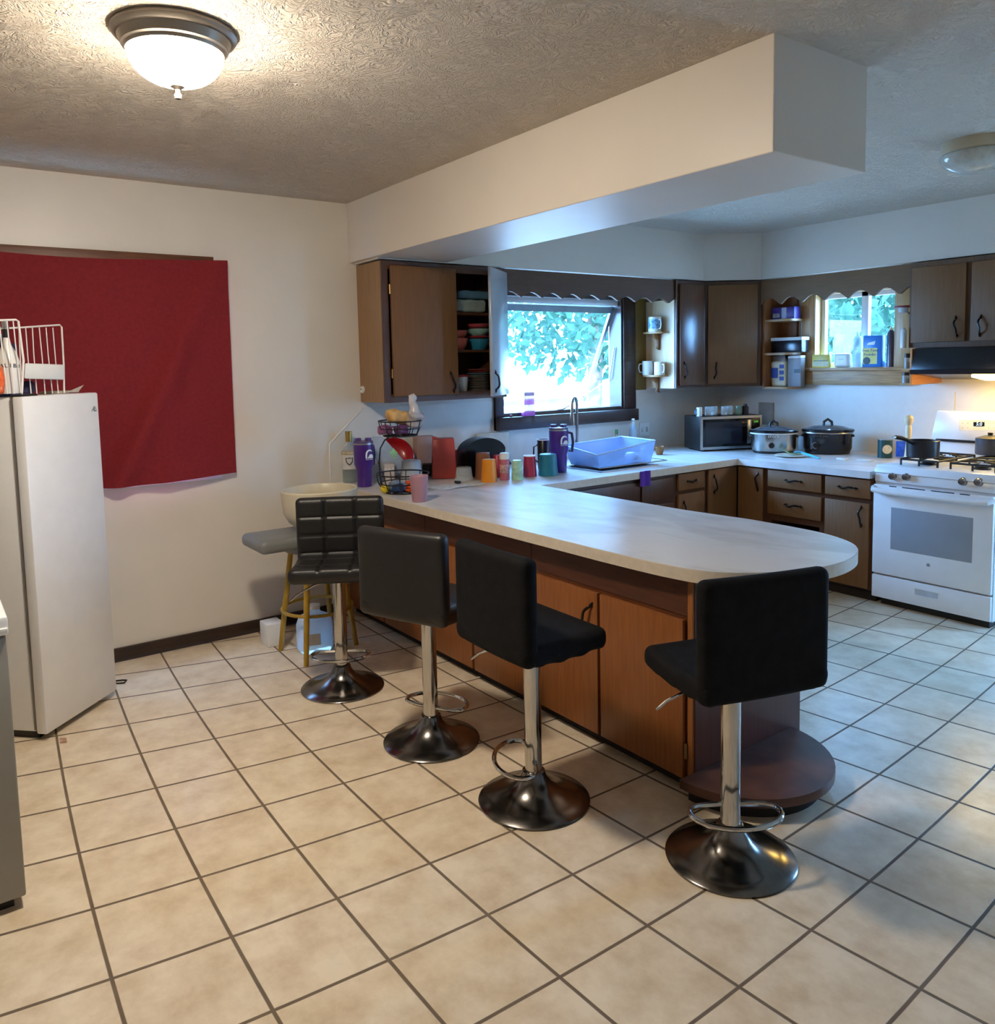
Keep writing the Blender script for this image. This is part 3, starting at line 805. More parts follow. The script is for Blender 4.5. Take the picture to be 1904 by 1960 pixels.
# --- open shelf unit beside the angled corner cabinet
t = thing('open_shelf', 'open wooden shelf unit between the corner cabinet and the small window', 'shelf', (-.86, YU + .1, 1.31))
ox0, ox1 = -.975, -.735
MB().box((ox0 - .006, YU + .023, 1.312), (ox0 + .012, YW - .003, 2.05)).box((ox0, YW - .012, 1.312), (-.80, YW - .002, 2.05)).build('body', wood('shelf_back_wood', (150, 96, 52), 'z'), t)
MB().box((-.812, YW - .04, 1.312), (-.798, YW - .013, 2.05)).build('edge_strip', wood('shelf_edge_wood', (132, 84, 44), 'z'), t)
OSY = YU + .10
OSZ = [1.33, aty(1500, 675, OSY).z, aty(1500, 611, OSY).z]
for z in OSZ:
    MB().poly([[(ox0 + .012, YU + .024), (-.80, YU + .024)] + [(-.80 + .065 * math.sin(a), YU + .089 - .065 * math.cos(a)) for a in [PI / 2 * i / 6 for i in range(1, 7)]] + [(-.735, YW - .045), (-.815, YW - .0415), (-.815, YW - .0125), (ox0 + .012, YW - .0125)]], lambda a, b: Vector((a, b, z - .018)), (0, 0, .018)).build('shelf_board', M_pine_h, t)

# --- narrow spice shelf between the small window and the range hood
sx1 = aty(1743, 735, 5.12).x
t = thing('spice_shelf', 'narrow spice shelf hanging between the small window and the range hood', 'shelf', (sx1 - .03, 5.3, 1.35))
MB().box((sx1, 5.10, 1.365), (sx1 + .014, YW - .002, 1.605), .002).build('side_panel', wood('orange_side_wood', (206, 130, 58), 'y', .4, .12), t)
MB().box((sx1 - .075, YW - .012, 1.365), (sx1, YW - .002, 1.60)).box((sx1 - .075, YW - .012, 1.60), (.222, YW - .002, 2.02)).build('back_panel', M_pine, t)
SPZ = [1.372, aty(1735, 706, 5.14).z, aty(1735, 666, 5.2).z]
for k, z in enumerate(SPZ): MB().box((sx1 - .072, (5.11, 5.13, 5.2)[k], z - .012), (sx1, YW - .012, z)).build('shelf_board', M_pine_h, t)
# ------------------------------------------------------------------ lights
t = thing('ceiling_light', 'lit ceiling light with a white glass bowl and brushed metal rim', 'ceiling light', (.483, .392, ZF))
c = (.483, .392, ZF)
MB().lathe([(.0, 0), (.176, 0), (.178, -.012), (.170, -.022), (.160, -.026), (.150, -.050), (.143, -.054), (.139, -.064), (.128, -.064), (.128, -.01), (0, -.01)], 48, c).build('rim', mat('antique_pewter', (150, 142, 132), .38, .85, var=.2, scale=5), t)
dome = [(.0, -.158)] + [(.136 * math.sin(a), -.064 - .094 * math.cos(a)) for a in [PI / 2 * i / 14 for i in range(1, 15)]]
bowl = bpy.data.materials.new('lit_glass_bowl'); bowl.use_nodes = True
nb = bowl.node_tree.nodes; lb_ = bowl.node_tree.links; pb = nb['Principled BSDF']; pb.inputs['Base Color'].default_value = (.9, .88, .85, 1); pb.inputs['Roughness'].default_value = .25
pb.inputs['Emission Color'].default_value = LAMP_COLOR + (1,); pb.inputs['Emission Strength'].default_value = LAMP_STRENGTH
# the bulbs hang low in the bowl: the glass glows strongest at the bottom
tc_ = nb.new('ShaderNodeTexCoord'); sp_ = nb.new('ShaderNodeSeparateXYZ'); mr_ = nb.new('ShaderNodeMapRange'); lb_.new(tc_.outputs['Object'], sp_.inputs[0]); lb_.new(sp_.outputs[2], mr_.inputs['Value'])
mr_.inputs['From Min'].default_value = -.158; mr_.inputs['From Max'].default_value = -.064; mr_.inputs['To Min'].default_value = LAMP_STRENGTH * 1.45; mr_.inputs['To Max'].default_value = LAMP_STRENGTH * .5
lb_.new(mr_.outputs[0], pb.inputs['Emission Strength'])
MB().lathe(dome, 48, c, cap=False).build('glass_bowl', bowl, t)
MB().lathe([(0, -.152), (.02, -.154), (.021, -.160), (.008, -.168), (.006, -.176), (.011, -.184), (.009, -.194), (0, -.198)], 24, c).build('finial', MATS['antique_pewter'], t)

kc = (1.235, 3.845, ZF)
t = thing('ceiling_light', 'unlit kitchen ceiling light with a tan base and clear bowl', 'ceiling light', kc)
MB().lathe([(0, 0), (.148, 0), (.148, -.05), (.143, -.055), (0, -.055)], 40, kc).build('base', mat('tan_enamel', (206, 190, 160), .35, var=.05), t)
MB().lathe([(.145, -.055)] + [(.152 * math.cos(a), -.062 - .085 * math.sin(a)) for a in [PI / 2 * i / 10 for i in range(0, 10)]] + [(0, -.147)], 40, kc, cap=False).build('glass_bowl', mat('pebbled_glass', (196, 196, 186), .12, var=.15, scale=30), t)

# ------------------------------------------------------------------ red curtain
cz = [(-.45, 2.152), (.07, 2.143), (.6, 2.143), (1.145, 2.158)]
def curt(a, b):
    y = -.45 + 1.6 * a + .008 * b * max(0, a - .8)
    top = 2.140 + .022 * (2 * a - 1) ** 2 + .004 * math.sin(a * 9)
    bot = .952 + .008 * math.sin(a * 7) + .012 * a
    z = top + (bot - top) * b
    d = .020 * math.sin((a * 5.2 - b * 1.1) * 2.4 + .6) * b
    g = (1.145 - y) * .75 + (b * 1.17) - .47
    d += .06 * math.exp(-((a - (.98 - .38 * b)) / .045) ** 2) * (.3 + .7 * b) - .028 * math.exp(-((a - (.90 - .36 * b)) / .05) ** 2) * (.3 + .7 * b)
    d += .012 * math.exp(-((a - (.86 - .1 * b)) / .03) ** 2) * b
    return Vector((XW + .064 + d, y, z))


tag(MB().grid(curt, 110, 60, .0025).build('curtain', mat('dark_red_cloth', (132, 42, 46), .85, var=.08, scale=60, bump=.1, bscale=400, spec=.1), None, loc=(XW + .04, .35, .95), smooth=60), 'dark red cloth pinned over the left window', 'curtain')

# ------------------------------------------------------------------ upright freezer and what stands on it
B1, B2 = atz(91, 1420), atz(225, 1332); B1.z = B2.z = 0
fu = (B2 - B1).normalized(); fn = Vector((fu.y, -fu.x, 0))
if fn.dot(CAM - B1) < 0: fn = -fn
FF = Fr(B1, fu, fn); fw_ = (B2 - B1).length; FH = 1.462
t = thing('upright_freezer', 'white upright freezer standing at an angle before the red curtain', 'freezer', (B1 + B2) / 2 - fn * .25)
MB().fbox(FF, .012, fw_ - .006, .035, FH, -.52, -.062, .006).build('body', M_white, t)
dr = MB().fbox(FF, 0, fw_, .03, FH + .002, -.05, 0, .008).build('door', mat('white_textured_enamel', (234, 234, 235), .3, var=.02, bump=.05, bscale=250), t)
MB().fbox(FF, .006, fw_ - .006, .045, FH - .006, -.063, -.049).build('gasket', mat('grey_gasket', (120, 116, 112), .6), t)
MB().fbox(FF, .005, .10, FH + .0025, FH + .011, -.06, -.008, .003).build('hinge', M_black, t)
MB().fbox(FF, .03, fw_ - .03, 0, .034, -.48, -.06).build('foot_base', M_black, t)
ep = FF(.43, 1.388, .0015)
e_ = text('emblem', 'A', .034, facing(ep, fn), mat('grey_print', (120, 122, 125), .4), dr, shear=.4)
MB().fbox(FF, .435, .452, 1.395, 1.399, .0005, .0015).fbox(FF, .435, .454, 1.387, 1.391, .0005, .0015).fbox(FF, .437, .456, 1.378, 1.383, .0005, .0015).build('emblem', MATS['grey_print'], dr)


def fp(u, v, n): return atplane(u, v, FF(0, 0, n), fn)


M_wire = mat('white_coated_wire', (238, 232, 226), .35, var=.02)
t = thing('wire_rack', 'white wire rack with a wide white band on top of the freezer', 'rack', FF(.2, FH, -.2))
N1 = -.13
c4 = [fp(123, 755, N1), fp(122, 700, N1), fp(118, 626, N1), fp(114, 622, N1), fp(40, 627, N1), fp(0, 629, N1), fp(-40, 631, N1)]
c4[0].z = FH + .004
MB().tube(c4, .004, 8).build('frame', M_wire, t)
for u0, u1 in ((49, 57), (62, 68), (75, 84), (88, 98), (101, 109), (36, 40)):
    a, b = fp(u0, 627, N1), fp(u1 + 3, 760, N1); b.z = FH + .003
    MB().tube([a, a.lerp(b, .4) + fu * random.uniform(-.004, .004), b], .0024, 6).build('wire', M_wire, t)
a, b = fp(50, 695, N1 + .012), fp(124, 726, N1 + .012)
MB().hexa([fp(50, 725, N1), fp(123, 727, N1), fp(123, 727, N1 + .03), fp(46, 725, N1 + .03), fp(48, 695, N1), fp(123, 698, N1), fp(124, 698, N1 + .03), fp(48, 695, N1 + .03)], .006).build('band', M_wplastic, t)
t = thing('wire_rack', 'white wire basket front holding bottles at the freezer\'s left edge', 'rack', FF(.03, FH, -.08))
N2 = -.035
P_ = [fp(-40, 613, N2), fp(0, 613, N2), fp(30, 612, N2), fp(35, 615, N2), fp(45, 690, N2), fp(42, 755, N2)]; P_[-1].z = FH + .017
MB().tube(P_, .0045, 8).build('frame', M_wire, t)
for u0, u1 in ((-2, 14), (13, 28), (25, 40)):
    a, b = fp(u0, 614, N2), fp(u1, 758, N2); b.z = FH + .015
    MB().tube([a, b], .0025, 6).build('wire', M_wire, t)
bz = FH + .015; bp = FF(.0, bz, -.085); bp = fp(20, 757, -.085); bp.z = bz
s = mpp(bp)
t = thing('liquor_bottle', 'white bottle with a palm print and dark cap on top of the freezer', 'bottle', bp)
MB().lathe([(0, 0), (19 * s, 0), (20 * s, .01), (20 * s, 60 * s), (16 * s, 75 * s), (8 * s, 92 * s), (5.5 * s, 105 * s), (5.5 * s, 108 * s), (0, 108 * s)], 32, bp).build('glass', mat('frosted_white_bottle', (222, 220, 216), .3, var=.02), t)
MB().lathe([(0, 106 * s), (5.6 * s, 106 * s), (5.6 * s, 122 * s), (0, 122 * s)], 24, bp).build('neck_band', M_black, t)
MB().lathe([(0, 122 * s), (6.2 * s, 122 * s), (6.2 * s, 138 * s), (0, 138 * s)], 24, bp).build('cap', mat('silver_cap', (190, 190, 190), .25, .9), t)
for i, ch in enumerate('MALIBU'):
    a = math.atan2(to_cam(bp).y, to_cam(bp).x) + (i - 2.5) * .36; d = Vector((math.cos(a), math.sin(a), 0))
    text('lettering', ch, 11 * s, facing(bp + d * 20.2 * s + Vector((0, 0, 50 * s + 3 * s * math.cos((i - 2.5) * .5))), d), M_black, t)
bp2 = fp(5, 757, -.205); bp2.z = FH + .001; s = mpp(bp2)
t = thing('water_bottle', 'dark blue bottle behind the white liquor bottle', 'bottle', bp2)
MB().lathe([(0, 0), (30 * s, 0), (30 * s, 95 * s), (26 * s, 100 * s), (0, 100 * s)], 28, bp2).build('body', mat('navy_plastic', (34, 34, 74), .3), t)
MB().lathe([(0, 100 * s), (12 * s, 100 * s), (12 * s, 118 * s), (0, 118 * s)], 24, bp2).build('cap', mat('navy_cap', (52, 46, 84), .4), t)
bp3 = fp(-2, 757, -.05); bp3.z = FH + .014; s = mpp(bp3)
tag(MB().rbox((18 * s, 8 * s, 28 * s), 7 * s, bp3 + Vector((0, 0, 28 * s)), 8, edit=lambda p: p + Vector((.004 * math.sin(p.z * 90), .006 * math.sin(p.x * 80 + p.z * 50), 0))).build('snack_bag', mat('orange_snack_foil', (214, 96, 44), .3, var=.45, scale=14), None, loc=bp3), 'crinkled orange snack bag inside the wire basket on the freezer', 'bag')
bp4 = fp(52, 757, -.19); bp4.z = FH + .004; s = mpp(bp4)
tag(MB().rbox((24 * s, 12 * s, 12 * s), 8 * s, bp4 + Vector((0, 0, 12 * s)), 6, edit=lambda p: p + Vector((0, .004 * math.sin(p.x * 90), .004 * math.sin(p.x * 70)))).build('bundle', mat('dark_blue_cloth', (36, 34, 66), .7, var=.5, scale=20), None, loc=bp4), 'dark blue bundle under the white band on the freezer', 'cloth')
q = [fp(130, 756, -.1), fp(150, 756, -.1), fp(161, 742, -.12), fp(140, 751, -.2)]
mb = MB(); mb.bm.faces.new([mb.bm.verts.new(x + Vector((0, 0, .014))) for x in q]); bmesh.ops.solidify(mb.bm, geom=mb.bm.faces[:], thickness=.0008)
tag(mb.build('paper_sheet', mat('white_paper', (232, 226, 218), .8), None), 'white paper sheet with one corner lifted on the freezer top', 'paper')
pm = fp(115, 757, -.2); pm.z = FH
tag(MB().hexa([pm + fu * a + fn * b + Vector((0, 0, c)) for c in (.001, .012) for a, b in ((-.06, -.06), (.07, -.06), (.07, .05), (-.06, .05))], .002).build('mail_stack', mat('assorted_mail', (196, 188, 170), .7, var=.4, scale=12), None), 'flat stack of mail behind the white rack on the freezer', 'paper')

# white appliance cut off by the lower left edge
ax, ay, ah = .427, -.145, .873
t = thing('kitchen_appliance', 'white waist-high appliance cut off by the lower left edge', 'appliance', (.1, -.5, 0))
MB().box((-.25, -.80, .035), (ax, ay, .812), .006).build('body', mat('shaded_white_enamel', (150, 148, 142), .35, var=.03), t)  # white body greyed: the shade on its side is put into the colour
MB().box((-.255, -.81, .818), (ax + .006, ay + .006, ah), .008).build('lid', M_white, t)
MB().box((ax - .004, ay - .04, .826), (ax + .016, ay + .004, .842), .003).build('latch', M_wplastic, t)
MB().box((-.22, -.77, 0), (ax - .03, ay - .03, .035)).build('foot_base', M_black, t)

# ------------------------------------------------------------------ range
RX0, RX1, RY0, RY1 = .418, 1.112, 4.51, 5.30
KF = Fr((0, RY0, 0), (1, 0, 0), (0, -1, 0))
t = thing('gas_range', 'white gas range with a grey oven window and four knobs', 'range', ((RX0 + RX1) / 2, 4.9, 0))
MB().box((RX0, RY0 + .002, .05), (RX1, RY1, .835)).build('body', M_white, t)
MB().box((RX0 + .03, RY0 + .04, 0), (RX1 - .03, RY1 - .05, .05)).build('foot_base', M_black, t)
MB().hexa([KF(RX0 - .002, .84, .02), KF(RX1 + .002, .84, .02), KF(RX1 + .002, .84, -.79), KF(RX0 - .002, .84, -.79), KF(RX0 - .002, .885, -.005), KF(RX1 + .002, .885, -.005), KF(RX1 + .002, .885, -.79), KF(RX0 - .002, .885, -.79)], .006).build('cooktop', M_white, t)
cp = MB().hexa([KF(RX0 + .004, .785, .0), KF(RX1 - .004, .785, .0), KF(RX1 - .004, .785, .018), KF(RX0 + .004, .785, .018), KF(RX0 + .004, .838, .0), KF(RX1 - .004, .838, .0), KF(RX1 - .004, .838, .010), KF(RX0 + .004, .838, .010)], .003).build('control_panel', M_white, t)
for px, py in ((1711, 911), (1737, 912), (1845, 921), (1875, 922)):
    k = aty(px, py, RY0); 
    MB().lathe([(.021, -.012), (.021, -.03), (.018, -.038), (.0, -.04)], 24, (k.x, RY0, k.z), axis='y').lathe([(0, -.006), (.023, -.006), (.023, -.013), (0, -.013)], 24, (k.x, RY0, k.z), axis='y').build('knob', mat('satin_knob', (170, 164, 158), .25, .9), t)
dr = MB().fbox(KF, RX0 + .002, RX1 - .002, .208, .768, 0, .028, .006).build('oven_door', M_white, t)
wn = MB().fbox(KF, .536, 1.006, .375, .635, .0275, .0295, .0005).build('oven_window', mat('grey_oven_glass', (150, 156, 164), .15, var=.02), dr)
MB().tube([KF(RX0 + .006, .745, .03), KF(RX0 + .02, .738, .065), KF(RX0 + .08, .734, .072), KF(.76, .733, .074), KF(RX1 - .08, .734, .072), KF(RX1 - .02, .738, .065), KF(RX1 - .006, .745, .03)], .017, 10).build('handle', M_white, dr)
MB().lathe([(0, -.0305), (.010, -.0305), (.010, -.028)], 20, (.766, RY0, .318), axis='y').build('emblem', mat('grey_badge', (140, 146, 155), .3), dr)
vb = MB()
for a, c in ((.52, .565), (.60, .735), (.77, .90), (.93, .985)): vb.fbox(KF, a, c, .7610, .7665, .020, .0288)
vb.build('vent_slots', M_black, dr)
dw_ = MB().fbox(KF, RX0 + .002, RX1 - .002, .055, .197, 0, .026, .005).build('drawer', M_white, t)
hb = MB().poly([rect(.685, .835, .118, .164), rect(.692, .828, .123, .159)], lambda a, b: KF(a, b, .026), KF.n * .004).build('pull_frame', M_white, dw_, smooth=0)
MB().hexa([KF(.692, .123, .0262), KF(.828, .123, .0262), KF(.828, .123, .0275), KF(.692, .123, .0275), KF(.692, .159, .0262), KF(.828, .159, .0262), KF(.828, .159, .0264), KF(.692, .159, .0264)]).build('pull_recess', mat('pull_recess_grey', (190, 196, 202), .4), dw_)
# backguard
bz0, by = .885, RY1 - .075
MB().box((RX0 + .005, by, bz0), (RX1 - .005, RY1, 1.0), .004).build('back_riser', M_white, t)
bg = MB().hexa([(RX0 - .0, by - .03, 1.0), (RX1, by - .03, 1.0), (RX1, RY1, 1.0), (RX0, RY1, 1.0), (RX0 + .015, by + .012, 1.19), (RX1 - .015, by + .012, 1.19), (RX1 - .02, RY1, 1.18), (RX0 + .02, RY1, 1.18)], .012).build('backguard', M_white, t)
MB().box((RX0 + .03, by - .022, .985), (RX1 - .03, by - .004, .999)).build('vent_gap', M_black, t)
nb_ = Vector((0, -.19, .042)).normalized(); nbk = Vector((0, -.976, .216)).normalized()
def bgp(u, v): return atplane(u, v, Vector((0, by - .030, 1.0)), nbk)
c0 = bgp(1868, 812)
def bgbox(a, b, c, d, e0, e1):
    q = [bgp(a, d), bgp(b, d), bgp(b, c), bgp(a, c)]; return MB().hexa([x + nbk * e0 for x in q] + [x + nbk * e1 for x in q])
bgbox(1835, 1925, 804, 824, .0002, .001).build('control_area', mat('pale_control_film', (228, 220, 200), .3), bg)
dp = bgbox(1863, 1884, 808, 816, .0008, .002).build('display', mat('black_display', (18, 18, 30), .2), bg)
text('display_digits', '5:0', mpp(c0) * 9, facing(bgp(1874, 812) + nbk * .0022, nbk), mat('display_glow', (200, 225, 255), .4, emit=1.5), dp, extrude=.0002)
bt = MB()
for px in (1842, 1852, 1892, 1902):
    for py in (810, 819): q = bgp(px, py); bt.fbox(Fr(q, (1, 0, 0), nbk), -.004, .004, -.002, .002, .0008, .0014)
bt.build('buttons', mat('grey_button_print', (176, 168, 152), .5), bg)
# grates and burners
ZG = .885
def grate(x0, x1):
    g = MB(); y0, y1 = RY0 + .10, RY0 + .58; h = ZG + .036
    loop = [(x0, y0), (x1, y0), (x1, y1), (x0, y1)]
    g.tube([(x, y, h) for x, y in loop], .0065, 6, closed=True)
    for x, y in loop + [(x0, (y0 + y1) / 2), (x1, (y0 + y1) / 2), ((x0 + x1) / 2, y0), ((x0 + x1) / 2, y1)]: g.tube([(x, y, h), (x, y, ZG)], .0065, 6)
    g.tube([(x0, (y0 + y1) / 2, h), (x1, (y0 + y1) / 2, h)], .006, 6)
    for yc in (y0 + .12, y1 - .12):
        xc = (x0 + x1) / 2
        for dx, dy in ((1, 0), (-1, 0), (0, 1), (0, -1)):
            g.tube([(xc + dx * .03, yc + dy * .03, h + .004), (xc + dx * (x1 - x0) / 2, yc + dy * .12, h)], .0055, 6)
    g.build('grate', mat('cast_iron', (24, 22, 23), .55, var=.2), t)
    for yc in (y0 + .12, y1 - .12):
        MB().lathe([(0, 0), (.05, 0), (.046, .008), (.036, .010), (.036, .018), (0, .020)], 24, ((x0 + x1) / 2, yc, ZG)).build('burner', MATS['cast_iron'], t)


grate(RX0 + .105, RX0 + .325); grate(RX0 + .40, RX1 - .05)

# ------------------------------------------------------------------ range hood
hx0 = aty(1742, 716, 5.04).x; HZ0, HZ1 = 1.435, 1.608
t = thing('range_hood', 'black range hood with its light on over the range', 'range hood', (.7, 5.25, HZ0))
M_hood = mat('black_enamel', (16, 15, 17), .25, var=.1)
MB().hexa([(hx0, 5.04, HZ0 + .03), (1.05, 5.04, HZ0 + .03), (1.05, YW - .003, HZ0 + .03), (hx0, YW - .003, HZ0 + .03), (hx0, 5.09, HZ1), (1.05, 5.09, HZ1), (1.05, YW - .003, HZ1), (hx0, YW - .003, HZ1)], .004).build('shell', M_hood, t)
zA, zB = HZ0 + .003, aty(1830, 726, YW).z
def hz(y): return zA + (zB - zA) * (y - 5.045) / (YW - 5.055)
MB().hexa([(hx0, 5.045, zA), (1.05, 5.045, zA), (1.05, YW - .01, zB), (hx0, YW - .01, zB), (hx0, 5.045, HZ0 + .03), (1.05, 5.045, HZ0 + .03), (1.05, YW - .01, HZ0 + .03), (hx0, YW - .01, HZ0 + .03)]).build('underside', M_hood, t, smooth=0)
MB().box((hx0, 5.032, HZ0), (1.05, 5.045, HZ0 + .03)).build('lip', M_hood, t)
hm = mat('hood_lamp_lens', (255, 200, 110), .4, emit=HOOD_STRENGTH, emit_rgb=(255, 212, 112))
MB().hexa([(.70, 5.11, hz(5.11) - .016), (.90, 5.11, hz(5.11) - .016), (.90, 5.30, hz(5.30) - .022), (.70, 5.30, hz(5.30) - .022), (.70, 5.11, hz(5.11) - .001), (.90, 5.11, hz(5.11) - .001), (.90, 5.30, hz(5.30) - .001), (.70, 5.30, hz(5.30) - .001)], .003).build('lamp_lens', hm, t)
# ------------------------------------------------------------------ bar stools
M_lea = mat('black_leatherette', (24, 23, 24), .42, var=.15, scale=20, bump=.08, bscale=120)
M_fab = mat('black_worn_velour', (15, 15, 18), .85, var=.35, scale=25, bump=.15, bscale=200, spec=.2)
SW, DB, DS, BH = .433, .188, .172, .362


def quilt(half, r, cols, rows, ax, sg):
    """grooves on one face of a cushion"""
    a, b = [(1, 2), (2, 0), (0, 1)][ax]
    def edit(p):
        if p[ax] * sg > half[ax] * .55:
            g = 0
            for q, cuts in ((p[a], cols), (p[b], rows)):
                for c in cuts: g = max(g, math.exp(-((q - c) / .006) ** 2))
            e = 1 - .35 * ((p[a] / half[a]) ** 6 + (p[b] / half[b]) ** 6)
            p = p.copy(); p[ax] += sg * (.005 * max(0, e) - .008 * g)
        return p
    return edit


def stool(px, yaw, z0, label, fabric, ring_yaw, ring_z, joint, quilted, lever, ruffle=False):
    p = atz(*px); t = thing('bar_stool', label, 'bar stool', (p.x, p.y, 0), yaw, group='black swivel bar stools round the peninsula')
    seat_t, back_t = .072, .058
    # built in the stool's own frame: +x forward, z up
    hs = ((DS + DB) / 2, SW / 2, seat_t / 2); ed = quilt(hs, .03, (-.06, .07), (-.075, .075), 2, 1) if quilted else None
    def ed2(q):
        w = ed(q) if ed else q.copy()
        if ruffle and q.z < 0: w = w + Vector((0, 0, .006 * math.sin(q.x * 70) * math.sin(q.y * 55 + 1)))
        w = w + Vector((0, 0, .012 * (q.x / hs[0]) ** 2))
        return w
    nn = 40 if quilted else 22
    MB().rbox(hs, .03, ((DS - DB) / 2, 0, z0 + seat_t / 2), nn, edit=ed2).build('seat', fabric, t, world=False, smooth=60)
    hb = (back_t / 2, SW / 2, BH / 2); eb = quilt(hb, .026, (-.075, .075), (.085, -.005, -.095), 0, 1) if quilted else None
    if quilted:
        a_, b_ = 1, 2
    def eb2(q):
        w = eb(q) if eb else q.copy()
        w.x -= .02 * (q.z / hb[2]) * 0 + .010 * (1 - (q.y / hb[1]) ** 2)
        return w
    MB().rbox(hb, .026, (-DB + back_t / 2 + .006, 0, z0 + BH / 2 + .006), nn, edit=eb2).build('backrest', fabric, t, world=False, smooth=60)
    MB().lathe([(0, 0), (.198, 0), (.200, .006), (.196, .010), (.150, .022), (.100, .040), (.066, .064), (.046, .092), (.040, .112), (.034, .116), (0, .116)], 64).build('base', M_chrome_worn, t, world=False)
    MB().lathe([(0, .10), (.0255, .10), (.0255, joint + .02), (0, joint + .02)], 32).build('inner_tube', M_chrome, t, world=False)
    MB().lathe([(0, joint), (.0305, joint), (.0305, z0 - .02), (.05, z0 - .012), (.05, z0 + .004), (0, z0 + .004)], 32).build('outer_tube', M_chrome, t, world=False)
    MB().lathe([(.0255, joint - .006), (.0315, joint - .006), (.0315, joint + .002), (.0255, joint + .002)], 32, cap=False).build('collar', M_black, t, world=False)
    R = Matrix.Rotation(ring_yaw - yaw, 4, 'Z')
    pts = [(.0, .026), (.002, .07), (.006, .105), (.02, .13)] + [(.045 + .095 * math.sin(a), .14 * math.cos(a)) for a in [PI * i / 20 for i in range(0, 21)]] + [(.02, -.13), (.006, -.105), (.002, -.07), (.0, -.026)]
    MB().tube([R @ Vector((x, y, ring_z)) for x, y in pts], .0085, 10).build('footrest', M_chrome, t, world=False)
    if lever is not None:
        a = lever - yaw; d = Vector((math.cos(a), math.sin(a), 0))
        MB().tube([d * .03 + Vector((0, 0, z0 - .012)), d * .12 + Vector((0, 0, z0 - .022)), d * .205 + Vector((0, 0, z0 - .06)), d * .235 + Vector((0, 0, z0 - .085))], .005, 8).build('lever', M_chrome, t, world=False)
    return t


stool((656, 1315), -.549, .548, 'black quilted bar stool turned to face the room, nearest the wall', M_lea, -.56, .18, .135, True, -1.75)
stool((826, 1417), 1.952, .553, 'black bar stool second from the wall, its plain back towards us', M_lea, 2.05, .145, .075, False, None)
stool((1022, 1530), 1.55, .573, 'black bar stool in the middle of the peninsula with its dark seat showing', M_fab, -2.1, .155, .105, False, -2.6, True)
stool((1397, 1640), 2.84, .579, 'black bar stool at the rounded end of the peninsula, nearest of the four', M_fab, -.6, .175, .105, False, -2.1, True)

# ------------------------------------------------------------------ yellow stool and the things round it
LG = [atz(u, v) for u, v in ((537, 1245), (586, 1275), (682, 1234), (634, 1206))]
cx_ = sum((p for p in LG), Vector()) / 4
t = thing('wooden_stool', 'yellow painted wooden stool behind the quilted bar stool', 'stool', (cx_.x, cx_.y, 0))
M_yel = mat('yellow_paint', (168, 132, 40), .4, var=.2, scale=10)
MB().lathe([(0, .565), (.165, .565), (.172, .575), (.172, .592), (.165, .60), (0, .60)], 36, (cx_.x, cx_.y, 0)).build('seat', mat('grey_seat_paint', (128, 126, 122), .5), t)
for p in LG:
    q = cx_.lerp(p, .62); MB().tube([(p.x, p.y, 0), ((p.x + q.x) / 2, (p.y + q.y) / 2, .28), (q.x, q.y, .568)], [.0135, .016, .014], 12).build('leg', M_yel, t)
MB().tube([cx_.lerp(LG[0], .9) + Vector(((math.cos(a) * .19 - (LG[0].x - cx_.x) * .9), (math.sin(a) * .19 - (LG[0].y - cx_.y) * .9), .235)) for a in [2 * PI * i / 28 for i in range(28)]], .010, 8, closed=True).build('rung_ring', M_yel, t)
tag(MB().rbox((.16, .235, .036), .03, (cx_.x - .01, cx_.y - .12, .637), 8).build('tray', mat('grey_plastic_tray', (120, 122, 120), .4, var=.05), None, loc=(cx_.x, cx_.y - .12, .601)), 'flat grey plastic box lying across the yellow stool', 'box')
tb = (cx_.x + .0, cx_.y + .04, .6735)
tag(MB().lathe([(0, 0), (.10, 0), (.12, .006), (.175, .045), (.20, .09), (.208, .155), (.212, .215), (.206, .222), (.20, .215), (.196, .16), (.19, .095), (.165, .055), (0, .02)], 40, tb, sx=.9).build('basin', mat('cream_plastic', (214, 204, 178), .35, var=.03), None, loc=tb), 'cream rounded plastic basin peeking out behind the quilted bar stool', 'basin')
jp = atz(606, 1246); jp = Vector((cx_.x + .02, cx_.y - .03, 0))
t = thing('water_jug', 'clear plastic jug with a paper label under the yellow stool', 'jug', jp)
MB().lathe([(0, 0), (.085, 0), (.098, .02), (.10, .15), (.085, .19), (.035, .215), (.03, .235), (0, .235)], 32, jp).build('body', M_frost, t)
MB().lathe([(0, .235), (.034, .235), (.034, .255), (0, .255)], 24, jp).build('cap', M_wplastic, t)
dc = to_cam(jp); lp = jp + dc * .1 + Vector((0, 0, .09))
MB().hexa([lp + dc * e + Vector((-dc.y, dc.x, 0)) * a + Vector((0, 0, b)) for e in (-.004, .0025) for a, b in ((-.03, -.03), (.03, -.03), (.03, .03), (-.03, .03))]).build('paper_label', mat('label_paper', (216, 212, 206), .7), t)
bp_ = atz(530, 1236)
tag(MB().box((-1.37, 1.19, 0), (-1.25, 1.29, .13), .004).build('carton', M_wplastic, None), 'small white carton on the floor behind the yellow stool', 'box')
